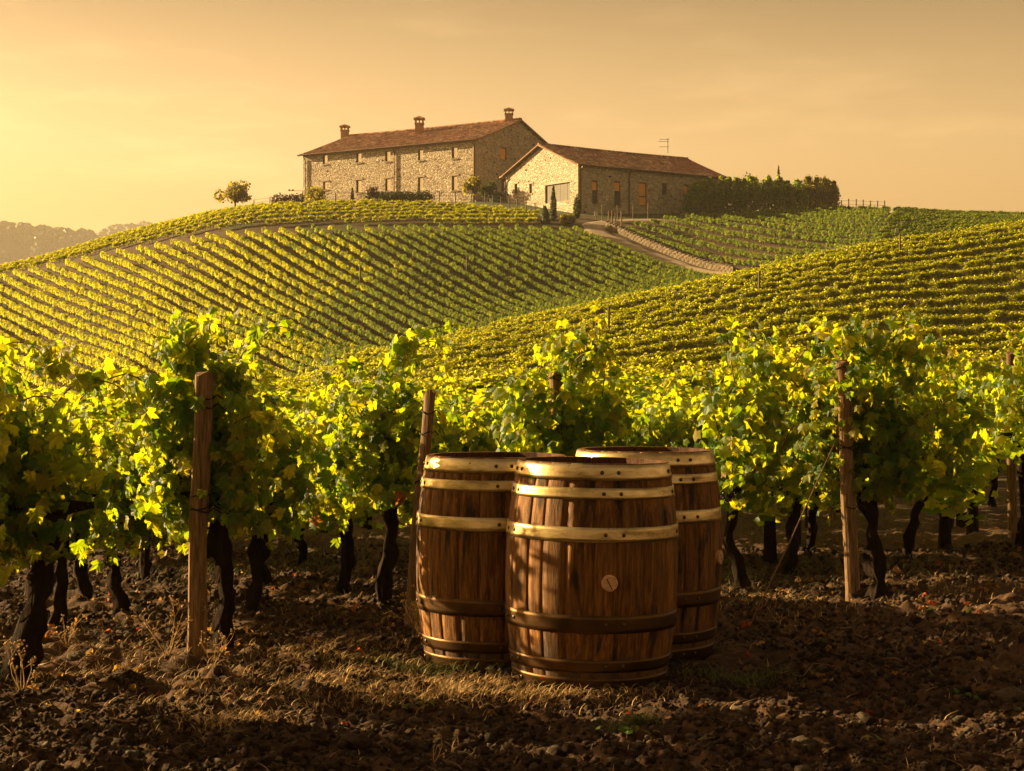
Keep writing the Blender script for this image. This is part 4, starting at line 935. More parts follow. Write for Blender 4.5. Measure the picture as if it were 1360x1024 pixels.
# ------------------------------------------------------------------ hilltop planting
def crown(r, blobs, n, size, material, up=.3):
    P = []; Nn = []
    for (cx, cy_, cz, rx, ry, rz, wgt) in blobs:
        k = int(n * wgt); d = r.normal(size=(k, 3)); d /= np.linalg.norm(d, axis=1, keepdims=True); q = (.55 + .45 * r.random(k) ** .5)[:, None]
        lump = 1 + .18 * np.sin(d[:, :1] * 7 + cx) * np.sin(d[:, 1:2] * 6 + cz) + .14 * r.normal(size=(k, 1)) * .7
        P.append(d * q * lump * np.array([rx, ry, rz]) + np.array([cx, cy_, cz])); Nn.append(d + r.normal(size=(k, 3)) * .5 + np.array([0, 0, up]))
    P = np.concatenate(P); Nn = np.concatenate(Nn); Tt = r.normal(size=P.shape)
    return scatter_leaves('crown', P, Nn, Tt, size * (.6 + .8 * r.random(len(P))), LQ, material, r)
def plant(name, label, cat, px, base_py, top_py, w_px, Y, shape, material, seed, n=900, size=.12, group=None, trunk=True, bury=.1):
    r = np.random.default_rng(seed); X = at(px, Y); zb = max(gzf(X, Y) - bury, zat(base_py, Y) - .6); H = zat(top_py, Y) - zb; W = w_px * Y / FP
    root = thing(name, label, cat, (X, Y, zb), 0, group)
    if trunk:
        mb = MB(); mb.tube([(0, 0, -.3), (.03, .02, H * .3), (0, 0, H * .62)], [.05 * H ** .6 + .02, .04 * H ** .6, .02], 6, .2)
        for i in range(4): a = i * 1.6 + seed; mb.tube([(0, 0, H * .25), (W * .12 * math.cos(a), W * .12 * math.sin(a), H * .5), (W * .28 * math.cos(a), W * .28 * math.sin(a), H * .68)], [.03 * H ** .5, .022, .01], 5)
        link('trunk', mb.mesh('trunk', M['twig'], True), root)
    if shape == 'cypress':
        bl = [(0, 0, H * .22, W * .46, W * .46, H * .26, .34), (0, 0, H * .48, W * .42, W * .42, H * .28, .36), (0, 0, H * .72, W * .26, W * .26, H * .22, .2), (0, 0, H * .9, W * .12, W * .12, H * .12, .1)]
    elif shape == 'round':
        bl = [(0, 0, H * .5, W * .5, W * .5, H * .5, 1)]
    elif shape == 'tree':
        bl = [(r.normal() * W * .20, r.normal() * W * .15, H * (.35 + .48 * r.random()), W * (.16 + .13 * r.random()), W * .22, H * (.12 + .08 * r.random()), .085) for _ in range(12)]
    elif shape == 'hedgetree':
        bl = [(0, 0, H * .36, W * .5, W * .5, H * .36, .45), (W * .05, 0, H * .62, W * .44, W * .44, H * .30, .35)] + [(r.normal() * W * .22, 0, H * (.84 + .08 * r.random()), W * .12, W * .15, H * .13, .07) for _ in range(3)]
    elif shape == 'hedge':
        k = max(2, int(w_px / 12)); bl = [((i + .5) / k * W - W / 2, r.normal() * .1, H * .5, W / k * .85, .7, H * .5 * (.9 + .15 * r.random()), 1 / k) for i in range(k)]
    link('crown', crown(r, bl, n, size, material), root)
    return root
plant('tree', 'rounded autumn gold tree alone left of the farmhouse', 'tree', 312, 275, 237, 50, 203, 'tree', M['leaf_gold'], 1, 1500, .15)
plant('shrub', 'low dark shrub left of the farmhouse corner', 'shrub', 385, 272, 257, 42, 199, 'hedge', M['leaf_purple'], 2, 900, .12, trunk=False)
plant('shrub', 'clipped yellow green shrub at the farmhouse left corner', 'shrub', 418, 268, 248.5, 28, 197.5, 'round', M['leaf_gold'], 3, 900, .12)
plant('hedge', 'clipped hedge below the farmhouse windows', 'hedge', 530, 269, 254, 84, 197, 'hedge', M['leaf_dark'], 4, 2600, .11, trunk=False)
plant('shrub', 'purple leaved shrub at the left end of the clipped hedge', 'shrub', 495, 268, 246, 18, 196, 'tree', M['leaf_purple'], 5, 500, .11)
plant('shrub', 'small dark conical shrub under the second farmhouse window', 'shrub', 468, 268, 250, 6, 196, 'cypress', M['leaf_purple'], 6, 300, .08)
plant('tree', 'sunlit yellow small tree at the farmhouse corner', 'tree', 629, 268, 233, 27, 196, 'tree', M['leaf_gold'], 7, 1000, .13)
plant('tree', 'dark small tree beside the sunlit yellow one', 'tree', 648, 268, 239, 22, 197, 'tree', M['leaf_dark'], 8, 800, .13)
plant('shrub', 'low rounded dark bush against the farmhouse gable', 'shrub', 660, 268, 255, 20, 196.5, 'round', M['leaf_dark'], 9, 600, .11, trunk=False)
plant('cypress', 'taller slim cypress before the grey barn gate', 'cypress', 735, 291, 248, 9.5, 176, 'cypress', M['leaf_dark'], 10, 1000, .10)
plant('cypress', 'lower cypress just left of the taller slim one', 'cypress', 724, 303, 274, 13, 174, 'cypress', M['leaf_dark'], 11, 900, .10)
plant('cypress', 'short dark conifer at the barn corner', 'cypress', 766, 284, 260, 10, 179, 'round', M['leaf_dark'], 12, 800, .09)
plant('shrub', 'yellowish rounded bush at the bend of the gravel track', 'shrub', 754, 303, 284, 20, 174, 'round', M['leaf_gold'], 13, 900, .11, trunk=False)
hs = [(919, 244), (934, 239), (950, 236), (966, 237), (982, 234), (998, 232), (1014, 234), (1030, 236), (1045, 237), (1060, 237), (1076, 235), (1092, 236), (1103, 238)]
hl = ['first tree of the tall hedge, touching the barn wall', 'second tree of the tall hedge counted from the barn', 'third tree of the tall hedge counted from the barn', 'fourth tree of the tall hedge, below its ragged top twigs', 'fifth tree of the tall hedge counted from the barn', 'tallest broad tree in the left half of the tall hedge', 'seventh tree of the tall hedge counted from the barn', 'hedge tree directly in front of the pointed cypress', 'hedge tree just right of the pointed cypress', 'fourth tree from the far right end of the tall hedge', 'third tree from the far right end of the tall hedge', 'second tree from the far right end of the tall hedge', 'last tree at the right end of the tall hedge']
for i, ((px, py), lb) in enumerate(zip(hs, hl)):
    plant('hedge_tree', lb, 'hedge tree', px, 279, py - (i * 37 % 4) + 2, 23 + (i * 3 % 4), 190 + i * .9, 'hedgetree', M['leaf_mid'] if i < 10 else M['leaf_gold'], 20 + i, 2400, .12, group='trees of the tall hedge beside the barn', trunk=True)
plant('cypress', 'pointed cypress rising above the tall hedge', 'cypress', 1034, 277, 222, 8, 206, 'cypress', M['leaf_dark'], 50, 800, .10)
plant('tree', 'thin bare topped tree above the left of the tall hedge', 'tree', 991, 277, 226, 22, 204, 'tree', M['leaf_dark'], 51, 350, .11)
def wire_fence(label, ends, n, h, wires=3):
    P0 = ends; root = thing('wire_fence', label, 'fence', (P0[0][0], P0[0][1], gzf(*P0[0]))); b0 = Vector(root.location); tops = []
    segs = list(zip(P0[:-1], P0[1:])); tot = sum(math.dist(a, b_) for a, b_ in segs); pos = []
    for i in range(n):
        s = tot * i / (n - 1)
        for a, b_ in segs:
            l = math.dist(a, b_)
            if s <= l + 1e-6: pos.append((a[0] + (b_[0] - a[0]) * s / l, a[1] + (b_[1] - a[1]) * s / l)); break
            s -= l
    mb = MB(); mb.tube([(0, 0, -.4), (0, 0, h)], .055, 6, .1); me = mb.mesh('post', M['fence_post'])
    for x, y in pos: z = gzf(x, y); link('post', me, root, (x - b0.x, y - b0.y, z - b0.z), (random.uniform(-.03, .03), random.uniform(-.03, .03), 0), (1, 1, random.uniform(.92, 1.08))); tops.append((x - b0.x, y - b0.y, z - b0.z))
    for k in range(wires):
        mb = MB(); mb.tube([(x, y, z + h * (.3 + .3 * k)) for x, y, z in tops], .014, 4); link('wire', mb.mesh('wire', M['wire']), root)
wire_fence('post and wire fence along the hilltop below the farmhouse', [pt(337, 200), pt(430, 197.5), pt(560, 196.5), pt(640, 193.5), pt(722, 180)], 22, 1.25)
wire_fence('post and wire fence below the barn and the tall hedge', [pt(800, 177.5), pt(870, 182.5), pt(960, 186.5), pt(1108, 192.5)], 15, 1.7)
wire_fence('open wire fence on the skyline right of the tall hedge', [pt(1108, 194), pt(1175, 198)], 8, 1.35)
# pale gate posts at the bend
g_ = thing('gate_posts', 'three pale timber posts where the track meets the terrace wall', 'gate posts', (at(813, 175), 175, gzf(at(813, 175), 175)))
for dx, h in ((-.35, 1.5), (.0, 1.55), (.35, 1.3), (.95, 1.5)):
    mb = MB(); mb.tube([(dx, 0, -.3), (dx, 0, h)], .07, 6); link('post', mb.mesh('post', M['post_wood']), g_)
X = at(791.5, 178.8); b_ = thing('meter_box', 'small white box on a post on the lawn before the barn', 'meter box', (X, 178.8, gzf(X, 178.8)))
mb = MB(); mb.tube([(0, 0, -.2), (0, 0, .4)], .05, 6); link('post', mb.mesh('post', M['fence_post']), b_); mb = MB(); mb.box((0, 0, .6), (.32, .2, .42)); mb.box((0, 0, .83), (.4, .26, .04)); link('box', mb.mesh('box', M['white']), b_)
X = at(402, 199); l_ = thing('floodlight_pole', 'thin pole with a side arm carrying two small lamps', 'lamp pole', (X, 199, gzf(X, 199)))
zt = zat(253.5, 199) - gzf(X, 199); mb = MB(); mb.tube([(0, 0, -.3), (0, 0, zt)], .04, 5); mb.tube([(0, 0, zt), (-1.6, 0, zt)], .03, 5); link('pole', mb.mesh('pole', M['wire']), l_)
for dx in (-1.55, -1.15): mb = MB(); mb.box((dx, 0, zt + .08), (.2, .16, .18)); mb.box((dx, -.1, zt + .1), (.14, .04, .12)); link('lamp', mb.mesh('lamp', M['wire']), l_)
# slope stakes
for lb, px, Y in [('dark stake on the near slope above the right front vines', 1008, 96), ('dark stake on the near slope above the barrels', 808, 92), ('dark stake in the middle of the far slope', 478, 146), ('dark stake near the crest of the right slope', 1195, 110), ('dark stake on the far slope below the farmhouse gable', 620, 150)]:
    X = at(px, Y); mb = MB(); mb.tube([(0, 0, -.3), (.02, 0, 1.95)], [.07, .06], 6, .1)
    tag(link('trellis_stake', mb.mesh('trellis_stake', M['fence_post'], True), None, (X, Y, gzf(X, Y))), lb, 'stake', 'trellis stakes on the slopes')
print('hilltop', round(time.time() - T0, 1))

# ------------------------------------------------------------------ posts of the front rows
def row_post(label, px, base_py, top_px, top_py, wpx, ties, seed, wires=()):
    Y = EYE * FP / (base_py - HZ)
    X = at(px, Y); g = ghf(X, Y); h = zat(top_py, Y) - g; lean = at(top_px, Y) - X; rad = wpx / 2 * Y / FP
    root = thing('vineyard_post', label, 'post', (X, Y, g)); n = 16; k = 26; r = random.Random(seed); mb = MB(); V = []
    off = [1 + .07 * math.sin(3 * 6.283 * i / n + seed) + .05 * (r.random() - .5) for i in range(n)]; crack = {r.randrange(n): (r.uniform(.0, .5), r.uniform(.5, 1.0)) for _ in range(4)}
    for j in range(k + 1):
        t = j / k; z = -.12 + (h + .12) * t
        for i in range(n):
            a = 6.283 * i / n; q = rad * off[i] * (1.04 - .08 * t) * (1 + .02 * (r.random() - .5))
            if i in crack and crack[i][0] < t < crack[i][1]: q *= .84
            zz_ = z + (.012 * math.sin(a * 2 + seed) + .006 * r.random() if j == k else 0)
            V.append((lean * t + q * math.cos(a) + .004 * math.sin(t * 9), q * math.sin(a), zz_))
    F = [(j * n + i, j * n + (i + 1) % n, (j + 1) * n + (i + 1) % n, (j + 1) * n + i) for j in range(k) for i in range(n)] + [tuple(k * n + i for i in range(n))]
    mb.add(V, F); link('timber', mb.mesh('timber', M['post_wood'], False), root)
    for wz, dx in wires:
        m_ = MB(); m_.tube([(lean * wz / h + dx * q, q, wz - .012 * math.sin(math.pi * (q % 3) / 3)) for q in np.linspace(0, 6, 13)], .0018, 4); link('trellis_wire', m_.mesh('trellis_wire', M['wire']), root)
    for ty in ties:
        z = zat(ty, Y) - g; cx = lean * z / h; m_ = MB(); pts = [(cx + (rad * 1.08) * math.cos(a), (rad * 1.08) * math.sin(a), z + .008 * math.sin(a * 2 + ty)) for a in np.linspace(0, 6.283, 17)]
        pts += [(cx + rad * 1.6, -rad * .5, z + .012), (cx + rad * 2.2, 0, z - .01)]
        m_.tube(pts, .0035, 5); link('wire_tie', m_.mesh('wire_tie', M['wire'], True), root)
row_post('weathered thick post with wire ties at the left vine', 259, 876, 271, 497, 25, [528, 540, 657, 674, 678], 3, ((.62, 0), (.95, 0), (1.15, 0)))
row_post('slim leaning stake behind the left barrel', 541, 822, 571, 521, 15, [548, 575, 640], 5, ((.62, -.1), (1.0, -.1)))
row_post('dark stake half hidden in leaves behind the barrels', 745, 762, 737, 494, 19, [500, 503], 7)
row_post('cracked tall post in the right hand vines', 1133, 796, 1119, 481, 19, [489, 592, 596, 673], 9, ((.60, .34), (.95, .34), (1.2, .34)))
row_post('thin stake in the shade beside the pale leaved vine', 1105, 690, 1106, 560, 9, [], 11)
row_post('thin stake in shadow behind the weathered post', 193, 768, 194, 600, 10, [], 13)
row_post('dark stake at the far right picture edge', 1344, 720, 1342, 470, 12, [560], 15)
# slanting bracing wire right of the barrels
mb = MB(); a_ = Vector((at(985, 8.6), 8.6, ghf(at(985, 8.6), 8.6) - .02)); b_ = Vector((at(1108, 9.4), 9.4, zat(590, 9.4))); mb.tube([a_, a_.lerp(b_, .5) + Vector((0, 0, -.012)), b_], .004, 5)
tag(link('bracing_wire', mb.mesh('bracing_wire', M['cane'], True)), 'thin slanting bracing cane right of the right barrel', 'cane')

# ------------------------------------------------------------------ barrels
def barrel(label, X, Y, zb, yaw, tilt, H=.915, Rm=.362, Re=.312, NS=22, bung_az=None, seed=0):
    """oak cask standing on end, open at the top"""
    root = thing('wine_barrel', label, 'barrel', (X, Y, zb)); root.rotation_euler = (0, tilt, 0)
    prof = lambda t: Re + (Rm - Re) * (1 - (2 * t - 1) ** 2) ** .92
    r = random.Random(seed); ws = [r.uniform(.75, 1.3) for _ in range(NS)]; tot = sum(ws); a = yaw; NZ = 18; th = .026
    for w_ in ws:
        da = 2 * math.pi * w_ / tot; gap = .0006 / Re; a0, a1 = a + gap, a + da - gap; a += da; V = []; nx_ = 4; dr = r.uniform(-.0012, .0012)
        for j in range(NZ + 1):
            t = j / NZ; R0 = prof(t) + dr
            for k in range(nx_ + 1):
                f = k / nx_; q = a0 + (a1 - a0) * f; rr = R0 - (.0016 if k in (0, nx_) else 0); V.append((rr * math.cos(q), rr * math.sin(q), H * t))
        for j in range(NZ + 1):
            t = j / NZ; R0 = prof(t) - th
            for k in (0, nx_): q = a0 if k == 0 else a1; V.append((R0 * math.cos(q), R0 * math.sin(q), H * t))
        n1 = nx_ + 1; b0 = (NZ + 1) * n1; F = []; mi = []
        for j in range(NZ):
            for k in range(nx_): F.append((j * n1 + k, j * n1 + k + 1, (j + 1) * n1 + k + 1, (j + 1) * n1 + k)); mi.append(0)
            F.append((b0 + j * 2 + 1, b0 + j * 2, b0 + j * 2 + 2, b0 + j * 2 + 3)); mi.append(1)
            F.append((b0 + j * 2, j * n1, (j + 1) * n1, b0 + j * 2 + 2)); mi.append(0)
            F.append((j * n1 + nx_, b0 + j * 2 + 1, b0 + j * 2 + 3, (j + 1) * n1 + nx_)); mi.append(0)
        j = NZ; F.append(tuple(j * n1 + k for k in range(n1)) + (b0 + j * 2 + 1, b0 + j * 2)); mi.append(0)
        mb = MB(); mb.add(V, F); mb.m = mi; me = mb.mesh('stave', [M['barrel_wood'], M['barrel_inside']]); me.polygons.foreach_set('use_smooth', [m_ == 0 and len(f) == 4 for f, m_ in zip(F, mi)])
        link('stave', me, root)
    # sunken head
    R0 = Re + .01 - th
    for hz_, nm in ((H - .30, 'head_board'), (.04, 'head_board')):
        nb = 6; ws2 = 2 * R0 / nb
        for i in range(nb):
            x0 = -R0 + i * ws2 + .0012; x1 = x0 + ws2 - .0024; k = 5; top_ = []; bot_ = []
            for s in range(k + 1):
                x = x0 + (x1 - x0) * s / k; y = math.sqrt(max(0, (R0 + .01) ** 2 - x * x)); top_.append((x, y)); bot_.append((x, -y))
            ring = bot_ + top_[::-1]; n = len(ring); mb = MB(); mb.add([(x, y, hz_) for x, y in ring] + [(x, y, hz_ - .022) for x, y in ring], [tuple(range(n)), tuple(range(2 * n - 1, n - 1, -1))] + [(i_, i_ + n, (i_ + 1) % n + n, (i_ + 1) % n) for i_ in range(n)])
            link(nm, mb.mesh(nm, M['barrel_inside']), root)
    # hoops with rivets
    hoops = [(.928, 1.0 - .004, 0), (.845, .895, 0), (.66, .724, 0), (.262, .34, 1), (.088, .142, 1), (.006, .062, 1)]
    for hi, (t0, t1, dull) in enumerate(hoops):
        V = []; n = 72; sl_ = 4; seam = -math.pi / 2 + yaw * .0 + (bung_az if bung_az is not None else 0) * .35 - .08 + .02 * hi
        for j in range(sl_ + 1):
            t = t0 + (t1 - t0) * j / sl_
            for i in range(n + 1):
                q = seam + 2 * math.pi * i / n; f = prof(t) + .0035 + .0012 * math.sin(q * 5 + hi + seed) + (.0022 if i > n - 3 else 0); V.append((f * math.cos(q), f * math.sin(q), H * t))
        F = [(j * (n + 1) + i, j * (n + 1) + i + 1, (j + 1) * (n + 1) + i + 1, (j + 1) * (n + 1) + i) for j in range(sl_) for i in range(n)]
        V2 = [];
        for j in (0, sl_):
            t = t0 + (t1 - t0) * j / sl_
            for i in range(n + 1): q = seam + 2 * math.pi * i / n; f = prof(t) - .002; V2.append((f * math.cos(q), f * math.sin(q), H * t))
        b0 = len(V); V += V2; F += [(i + 1, i, b0 + i, b0 + i + 1) for i in range(n)]
        F += [(sl_ * (n + 1) + i, sl_ * (n + 1) + i + 1, b0 + n + 1 + i + 1, b0 + n + 1 + i) for i in range(n)]
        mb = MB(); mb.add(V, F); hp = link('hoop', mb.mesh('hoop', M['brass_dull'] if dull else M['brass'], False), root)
        for p_ in hp.data.polygons: p_.use_smooth = p_.index < sl_ * n
        tm = (t0 + t1) / 2
        for k, off in enumerate((.09, .30, -1.15, -1.34, 1.25, 1.45)):
            q = seam + off * (1.0 if k < 2 else 1) ; f = prof(tm) + .0045; bv, bf = blob(4, 8, 1, 0); s = .0088
            mb = MB(); mb.add([(v[0] * s * .6, v[1] * s, v[2] * s) for v in bv], [tuple(x) for x in bf]); link('rivet', mb.mesh('rivet', M['rivet'], True), hp, (f * math.cos(q), f * math.sin(q), H * tm), (0, 0, q))
    if bung_az is not None:
        q = -math.pi / 2 + bung_az; f = prof(.5); mb = MB(); mb.tube([(-.01, 0, 0), (.012, 0, 0), (.016, 0, 0)], [.033, .033, .029], 20)
        b_ = link('bung', mb.mesh('bung', M['cork'], False), root, (f * math.cos(q), f * math.sin(q), H * .485), (0, 0, q))
        mb = MB(); mb.box((.0163, -.002, -.003), (.0012, .0035, .046), Matrix.Rotation(.5, 3, 'X')); link('crack', mb.mesh('crack', M['wire']), b_)
    return root
barrel('front oak barrel with a round bung and brass hoops, nearest of three', BAR[0][0], BAR[0][1], BAR[0][2], .1, R(1.0), bung_az=.15, seed=1)
barrel('rear left oak barrel partly behind the front one, dappled with sun', BAR[1][0], BAR[1][1], BAR[1][2], .5, R(.2), H=.93, bung_az=None, seed=2)
barrel('rear right oak barrel with its bung at the right side', BAR[2][0], BAR[2][1], BAR[2][2], .9, R(.3), H=.945, bung_az=1.13, seed=3)
print('barrels', round(time.time() - T0, 1))

# ------------------------------------------------------------------ soil details
def clod_mesh(seed, material, name='soil_clod', lat=5, lon=8):
    bv, bf = blob(lat, lon, seed, .0); r = np.random.default_rng(seed); d = bv.copy()
    k = 1 + .22 * np.sin(d[:, 0] * 3 + seed) * np.cos(d[:, 1] * 4 + seed * 2) + .16 * np.sin(d[:, 2] * 7 + d[:, 0] * 5 + seed)
    jit = {}; J = np.array([jit.setdefault((round(a, 3), round(b_, 3), round(c, 3)), .12 * r.normal()) for a, b_, c in bv]); k = k + J
    V = bv * k[:, None] * np.array([1, .85, .62]); mb = MB(); mb.add(V, [tuple(f) for f in bf]); return mb.mesh(name, material, True)
CL = [clod_mesh(i, M['clod']) for i in range(6)]; SN = [clod_mesh(20 + i, M['stone_loose'], 'stone') for i in range(4)]
def free(x, y, m=.34): return all((x - bx) ** 2 + (y - by) ** 2 > m * m for bx, by, _ in BAR)
n = 70000; yy = 4.9 + 7.5 * rng.random(n) ** 1.25; xx = (rng.random(n) * 2 - 1) * (yy * .33 + .3)
dens = fbm(xx * .9, yy * .9, 3, 91); keep = (dens > -.28) & np.array([free(a, b_) for a, b_ in zip(xx, yy)]); xx, yy = xx[keep], yy[keep]; n = len(xx)
sz = .0042 + .011 * rng.random(n) ** 2.2 + .012 * (rng.random(n) < .05); zz = ground_h(xx, yy)
instancer('soil_crumbs', np.stack([xx, yy, zz + sz * .15], 1), CL + SN[:1], 'loose crumbs and small clods of dry brown soil', 'soil', None, np.stack([sz, sz, sz], 1) * (.8 + .5 * rng.random((n, 3))), rng.normal(size=(n, 2)) * .4)
for i in range(230):          # clods and stones big enough to pick apart
    y = 5.05 + 4.6 * random.random() ** 1.4; x = random.uniform(-1, 1) * (y * .31 + .05)
    if not free(x, y, .42): continue
    s = random.uniform(.018, .034) * (1.35 if random.random() < .14 else 1); st = random.random() < .25
    link('stone' if st else 'soil_clod', random.choice(SN if st else CL), ground, (x, y, ghf(x, y) + s * .18), (random.uniform(-.5, .5), random.uniform(-.5, .5), random.uniform(0, 6.28)), (s * random.uniform(.8, 1.3), s * random.uniform(.8, 1.2), s * random.uniform(.7, 1.1)))
for lab, px, py, w_ in (('large rounded stone half buried at the lower right edge', 1345, 938, 38), ('grey flat stone below the right hand vines', 1288, 775, 20), ('pale stone beside the leaning stake', 545, 757, 12),
                        ('big brown clod at the bottom right of the middle', 880, 985, 52), ('big earth clod at the lower left of the middle', 470, 990, 48), ('broad earth clod near the bottom below the barrels', 745, 1008, 60), ('lumpy clod left of the weathered post foot', 165, 905, 55), ('wide clod in the shade below the weathered post', 420, 985, 34)):
    Y = EYE * FP / (py - HZ); X = at(px, Y); s = w_ / 2 * Y / FP; stn = 'stone' in lab
    tag(link('stone' if stn else 'soil_clod', random.choice(SN if stn else CL), None, (X, Y, ghf(X, Y) + s * .15), (.1, .1, px * .1), (s * 1.1, s, s)), lab, 'stone' if stn else 'soil clod')
# dry grass and straw lying on the soil
def grass(name, label, cat, n, region, length, material, seed, flat=.5):
    r = np.random.default_rng(seed); V = []; F = []
    P = region(r, n); z = ground_h(P[:, 0], P[:, 1])
    for (x, y), z0 in zip(P, z):
        if not free(x, y, .36): continue
        a = r.random() * 6.283; l = length * (.4 + .9 * r.random()); d = Vector((math.cos(a), math.sin(a), 0)); up = (1 - flat * r.random()); w_ = .0016 + .0012 * r.random(); sd = Vector((-d.y, d.x, 0)) * w_
        p = Vector((x, y, z0 - .004)); b0 = len(V); lean = .3 + .8 * r.random()
        for k in range(4):
            t = k / 3; q = p + d * (l * lean * t * t * (1.0 if up > .3 else 1.0) + l * (1 - up) * t * .6) + Vector((0, 0, l * up * (t - .35 * t * t) + .004)); ww = sd * (1 - t * .85); V += [q - ww, q + ww]
        F += [(b0 + 2 * k, b0 + 2 * k + 1, b0 + 2 * k + 3, b0 + 2 * k + 2) for k in range(3)]
    mb = MB(); mb.add(V, F); return tag(link(name, mb.mesh(name, material)), label, cat, kind='stuff')
def patches(cs):
    def f(r, n):
        k = r.integers(0, len(cs), n); c = np.array([(at(px, EYE * FP / (py - HZ)), EYE * FP / (py - HZ), sx, sy) for px, py, sx, sy in cs])[k]
        return np.stack([c[:, 0] + r.normal(size=n) * c[:, 2], c[:, 1] + r.normal(size=n) * c[:, 3]], 1)
    return f
grass('dry_grass', 'short dry yellow grass in tufts on the soil', 'grass', 11000, patches([(560, 925, .28, .10), (650, 915, .2, .06), (520, 915, .3, .10), (600, 930, .3, .06), (450, 905, .3, .08), (730, 925, .25, .04), (300, 930, .22, .15), (320, 960, .12, .08), (500, 880, .2, .15), (120, 900, .25, .15), (400, 880, .15, .15), (600, 860, .12, .3), (180, 860, .3, .3), (420, 790, .5, .8), (1250, 780, .5, .7), (1030, 800, .2, .4)]), .055, M['straw'], 1)
grass('green_grass', 'low green weeds and grass between the vine rows', 'grass', 7000, patches([(600, 720, .35, .8), (1000, 700, .5, .9), (400, 740, .5, .8), (1290, 690, .6, .9), (950, 760, .2, .5), (560, 890, .2, .08), (300, 760, .5, .8), (980, 900, .1, .05), (840, 975, .04, .02), (1140, 760, .4, .5)]), .075, M['green_stem'], 2, .3)
grass('straw_litter', 'dry straw bits and twigs scattered over the soil', 'straw', 2600, lambda r, n: (lambda y: np.stack([(r.random(n) * 2 - 1) * y * .32, y], 1))(5.0 + 6.5 * r.random(n) ** 1.2), .06, M['straw'], 3, .95)
for lb, px, py, l, a in (('pruned cane lying on the soil below the left vines', 120, 888, .42, .1), ('pruned cane on the clods left of the barrels', 470, 905, .30, -.25), ('thin pruned cane on the soil right of the barrels', 1075, 895, .26, .15), ('pruned cane near the lower right edge', 1230, 885, .35, -.1), ('short cane on the dark soil at the bottom left', 205, 955, .3, .5), ('curved cane below the cracked post', 1160, 840, .34, .2)):
    Y = EYE * FP / (py - HZ); X = at(px, Y); r_ = random.Random(px); mb = MB(); p0 = []
    for i in range(9):
        t = i / 8 - .5; x = t * l * math.cos(a) + .01 * r_.gauss(0, 1); y = t * l * math.sin(a) + .03 * math.sin(t * 5); p0.append((x, y, ghf(X + x, Y + y) - ghf(X, Y) + .012 + .02 * abs(t)))
    mb.tube(p0, [.0045 - .0003 * i for i in range(9)], 6, .2); tag(link('pruned_cane', mb.mesh('pruned_cane', M['cane'], True), None, (X, Y, ghf(X, Y))), lb, 'cane')
# dead weed beside the post
def weed(label, px, py, h, seed, material, spread=.5, n=9, name='dry_weed'):
    Y = EYE * FP / (py - HZ); X = at(px, Y); r = random.Random(seed); mb = MB()
    def grow(p, d, l, rad, depth):
        pts = [p]; q = p.copy(); dd = d.copy()
        for i in range(5): dd = (dd + Vector((r.gauss(0, .12), r.gauss(0, .12), r.gauss(0, .06)))).normalized(); q = q + dd * l / 5; pts.append(q.copy())
        mb.tube(pts, [rad * (1 - .12 * i) for i in range(6)], 5)
        if depth:
            for k in range(r.randint(2, 3)):
                b_ = pts[r.randint(2, 5)]; grow(b_.copy(), (dd + Vector((r.gauss(0, .7), r.gauss(0, .5), .25))).normalized(), l * .45, rad * .6, depth - 1)
        else:
            for k in range(3): c = q + Vector((r.gauss(0, .005), r.gauss(0, .005), r.gauss(0, .005))); mb.box(c, (.006, .006, .006))
    for i in range(n): a = r.random() * 6.283; grow(Vector((0, 0, -.01)), Vector((math.cos(a) * spread * r.random() * 1.4, math.sin(a) * spread * r.random(), 1)).normalized(), h * r.uniform(.55, 1), .0028, 2 if h > .15 else 1)
    return tag(link(name, mb.mesh(name, material, True), None, (X, Y, ghf(X, Y))), label, 'weed')
weed('tall dead branching weed left of the weathered post', 222, 878, .31, 1, M['straw'], .7, 6)
weed('dry brittle weed at the lower left picture edge', 30, 915, .17, 2, M['straw'], .6, 6)
weed('dry stalks at the foot of the weathered post', 284, 885, .15, 3, M['straw'], .9, 6)
weed('fuzzy dry weed beside the left barrel base', 560, 850, .26, 4, M['straw'], .35, 10)
weed('sparse dry stalks in front of the dark left vines', 90, 868, .14, 5, M['straw'], .8, 5)
weed('thin bent stalk on the soil below the middle', 575, 1010, .13, 6, M['straw'], .8, 2)
# little green plants and fallen leaves
def sprout(label, px, py, n, s, seed, material=None):
    Y = EYE * FP / (py - HZ); X = at(px, Y); r = np.random.default_rng(seed); P = np.stack([r.normal(size=n) * s * 1.3, r.normal(size=n) * s * .7, .012 + .02 * r.random(n)], 1)
    me = scatter_leaves('sprout', P, np.stack([r.normal(size=n) * .3, r.normal(size=n) * .3 - .2, np.ones(n)], 1), r.normal(size=(n, 3)), .018 + .014 * r.random(n), LS, M['leaf_mid'], r)
    tag(link('seedling', me, None, (X, Y, ghf(X, Y))), label, 'seedling')
sprout('creeping green weed on the soil right of the barrels', 1065, 857, 8, .07, 1)
sprout('small green weed at the bottom below the front barrel', 840, 988, 7, .035, 2)
sprout('single leafed green weed near the bottom right of the middle', 1148, 986, 3, .02, 3)
sprout('pale green weed on the clods by the right edge', 1260, 825, 6, .04, 4)
sprout('tiny green weed near the lower right corner', 1290, 925, 4, .03, 5)
sprout('green weed growing below the left of the barrels', 545, 935, 8, .05, 6)
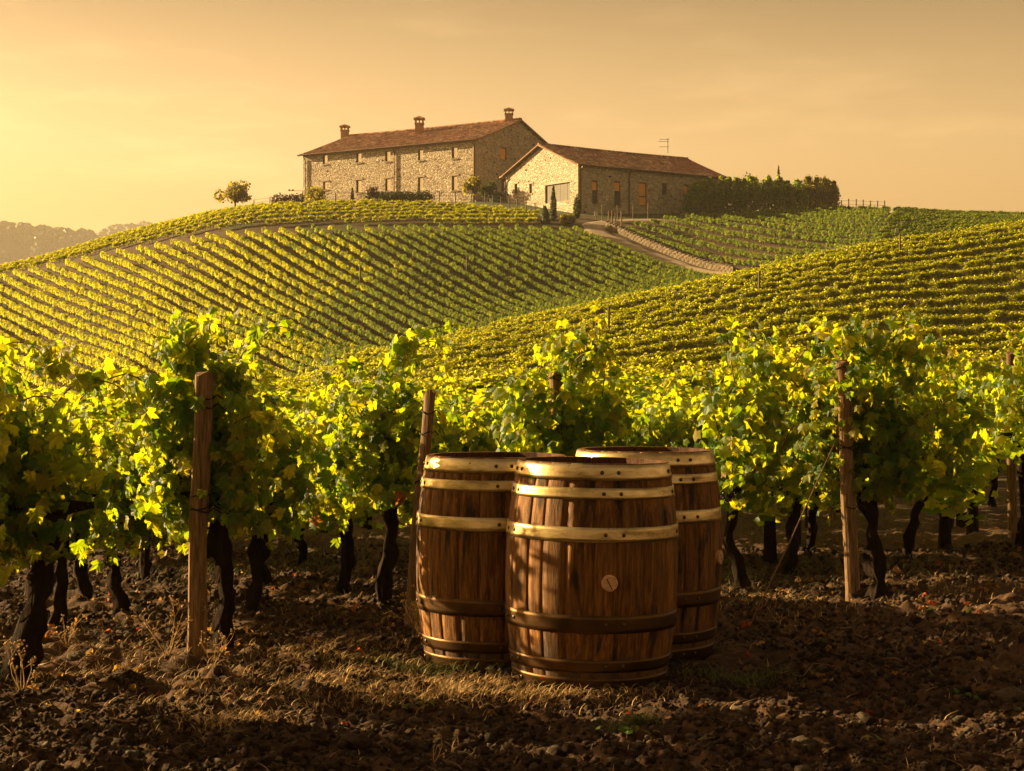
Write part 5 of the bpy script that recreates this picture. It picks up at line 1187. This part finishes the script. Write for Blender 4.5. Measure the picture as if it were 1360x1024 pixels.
LF = [('bright red leaf on the soil right of the cracked post', 1236, 806, 1), ('crimson leaf pile on the soil right of the barrels', 992, 843, 1), ('dark red leaf at the bottom left of the middle', 335, 994, 1), ('red leaf glowing by the dark left vines', 62, 860, 1), ('second red leaf close to the left vines', 95, 864, 1), ('curled brown leaf on the clods below right', 1005, 980, 0), ('dark leaf on the soil between barrels and right edge', 1100, 912, 0), ('orange leaf in front of the right hand vines', 1090, 818, 0), ('pale yellow leaf at the foot of the weathered post', 330, 843, 0), ('yellow leaf on the ground right of the weathered post', 412, 850, 0), ('red leaf lying by the thick trunked vine', 478, 872, 1), ('brown leaf below the leaning stake', 520, 830, 0), ('reddish leaf beside the right barrel base', 1012, 812, 1), ('orange leaf under the pale leaved vine', 1060, 770, 0), ('orange leaf under the curved trunk vine', 1190, 768, 0)]
M['leaf_brown'] = leaf_material('leaf_brown', [(.18, .08, .03), (.3, .15, .05), (.4, .22, .07)], [(.5, .3, .08), (.5, .3, .08)], [(.5, .2, .04), (.7, .35, .05), (.8, .5, .06)], .4)
LB = [mesh_np('leaf', V * np.array([1, 1, 2.2]), F, U, mats=[M['leaf_brown']]) for V, F, U in LT]; LR = [mesh_np('leaf', V * np.array([1, 1, 2.2]), F, U, mats=[M['leaf_red']]) for V, F, U in LT]
for i, (lb, px, py, red) in enumerate(LF):
    Y = EYE * FP / (py - HZ); X = at(px, Y); tag(link('fallen_leaf', (LR if red else LB)[i % 5], None, (X, Y, ghf(X, Y) + .022), (random.uniform(-.7, .1), random.uniform(-.5, .5), random.uniform(0, 6)), .034 + .012 * random.random()), lb, 'leaf')
n = 900; yy = 6.3 + 7 * rng.random(n); xx = (rng.random(n) * 2 - 1) * yy * .32; k_ = np.array([free(a, b_, .45) for a, b_ in zip(xx, yy)]); xx, yy = xx[k_], yy[k_]; n = len(xx)
instancer('leaf_litter', np.stack([xx, yy, ground_h(xx, yy) + .012], 1), LB[:3] + LR[:1], 'small dry leaves scattered under the vines', 'leaf litter', None, np.stack([.014 + .016 * rng.random(n)] * 3, 1), rng.normal(size=(n, 2)) * .5)

# ------------------------------------------------------------------ air
mb = MB(); mb.box((0, 1180, 98), (5600, 2960, 232)); m = bpy.data.materials.new('haze'); m.use_nodes = True; t = m.node_tree; t.nodes.clear()
mo = t.nodes.new('ShaderNodeOutputMaterial'); pv = t.nodes.new('ShaderNodeVolumePrincipled'); pv.inputs['Color'].default_value = (.95, .88, .75, 1); pv.inputs['Density'].default_value = .00017; pv.inputs['Anisotropy'].default_value = .25
t.links.new(pv.outputs[0], mo.inputs['Volume'])
hz = tag(link('haze', mb.mesh('haze', m)), 'warm evening haze over the vineyard hills', 'haze', kind='stuff')
print('done', round(time.time() - T0, 1), 'objects', len(bpy.data.objects))
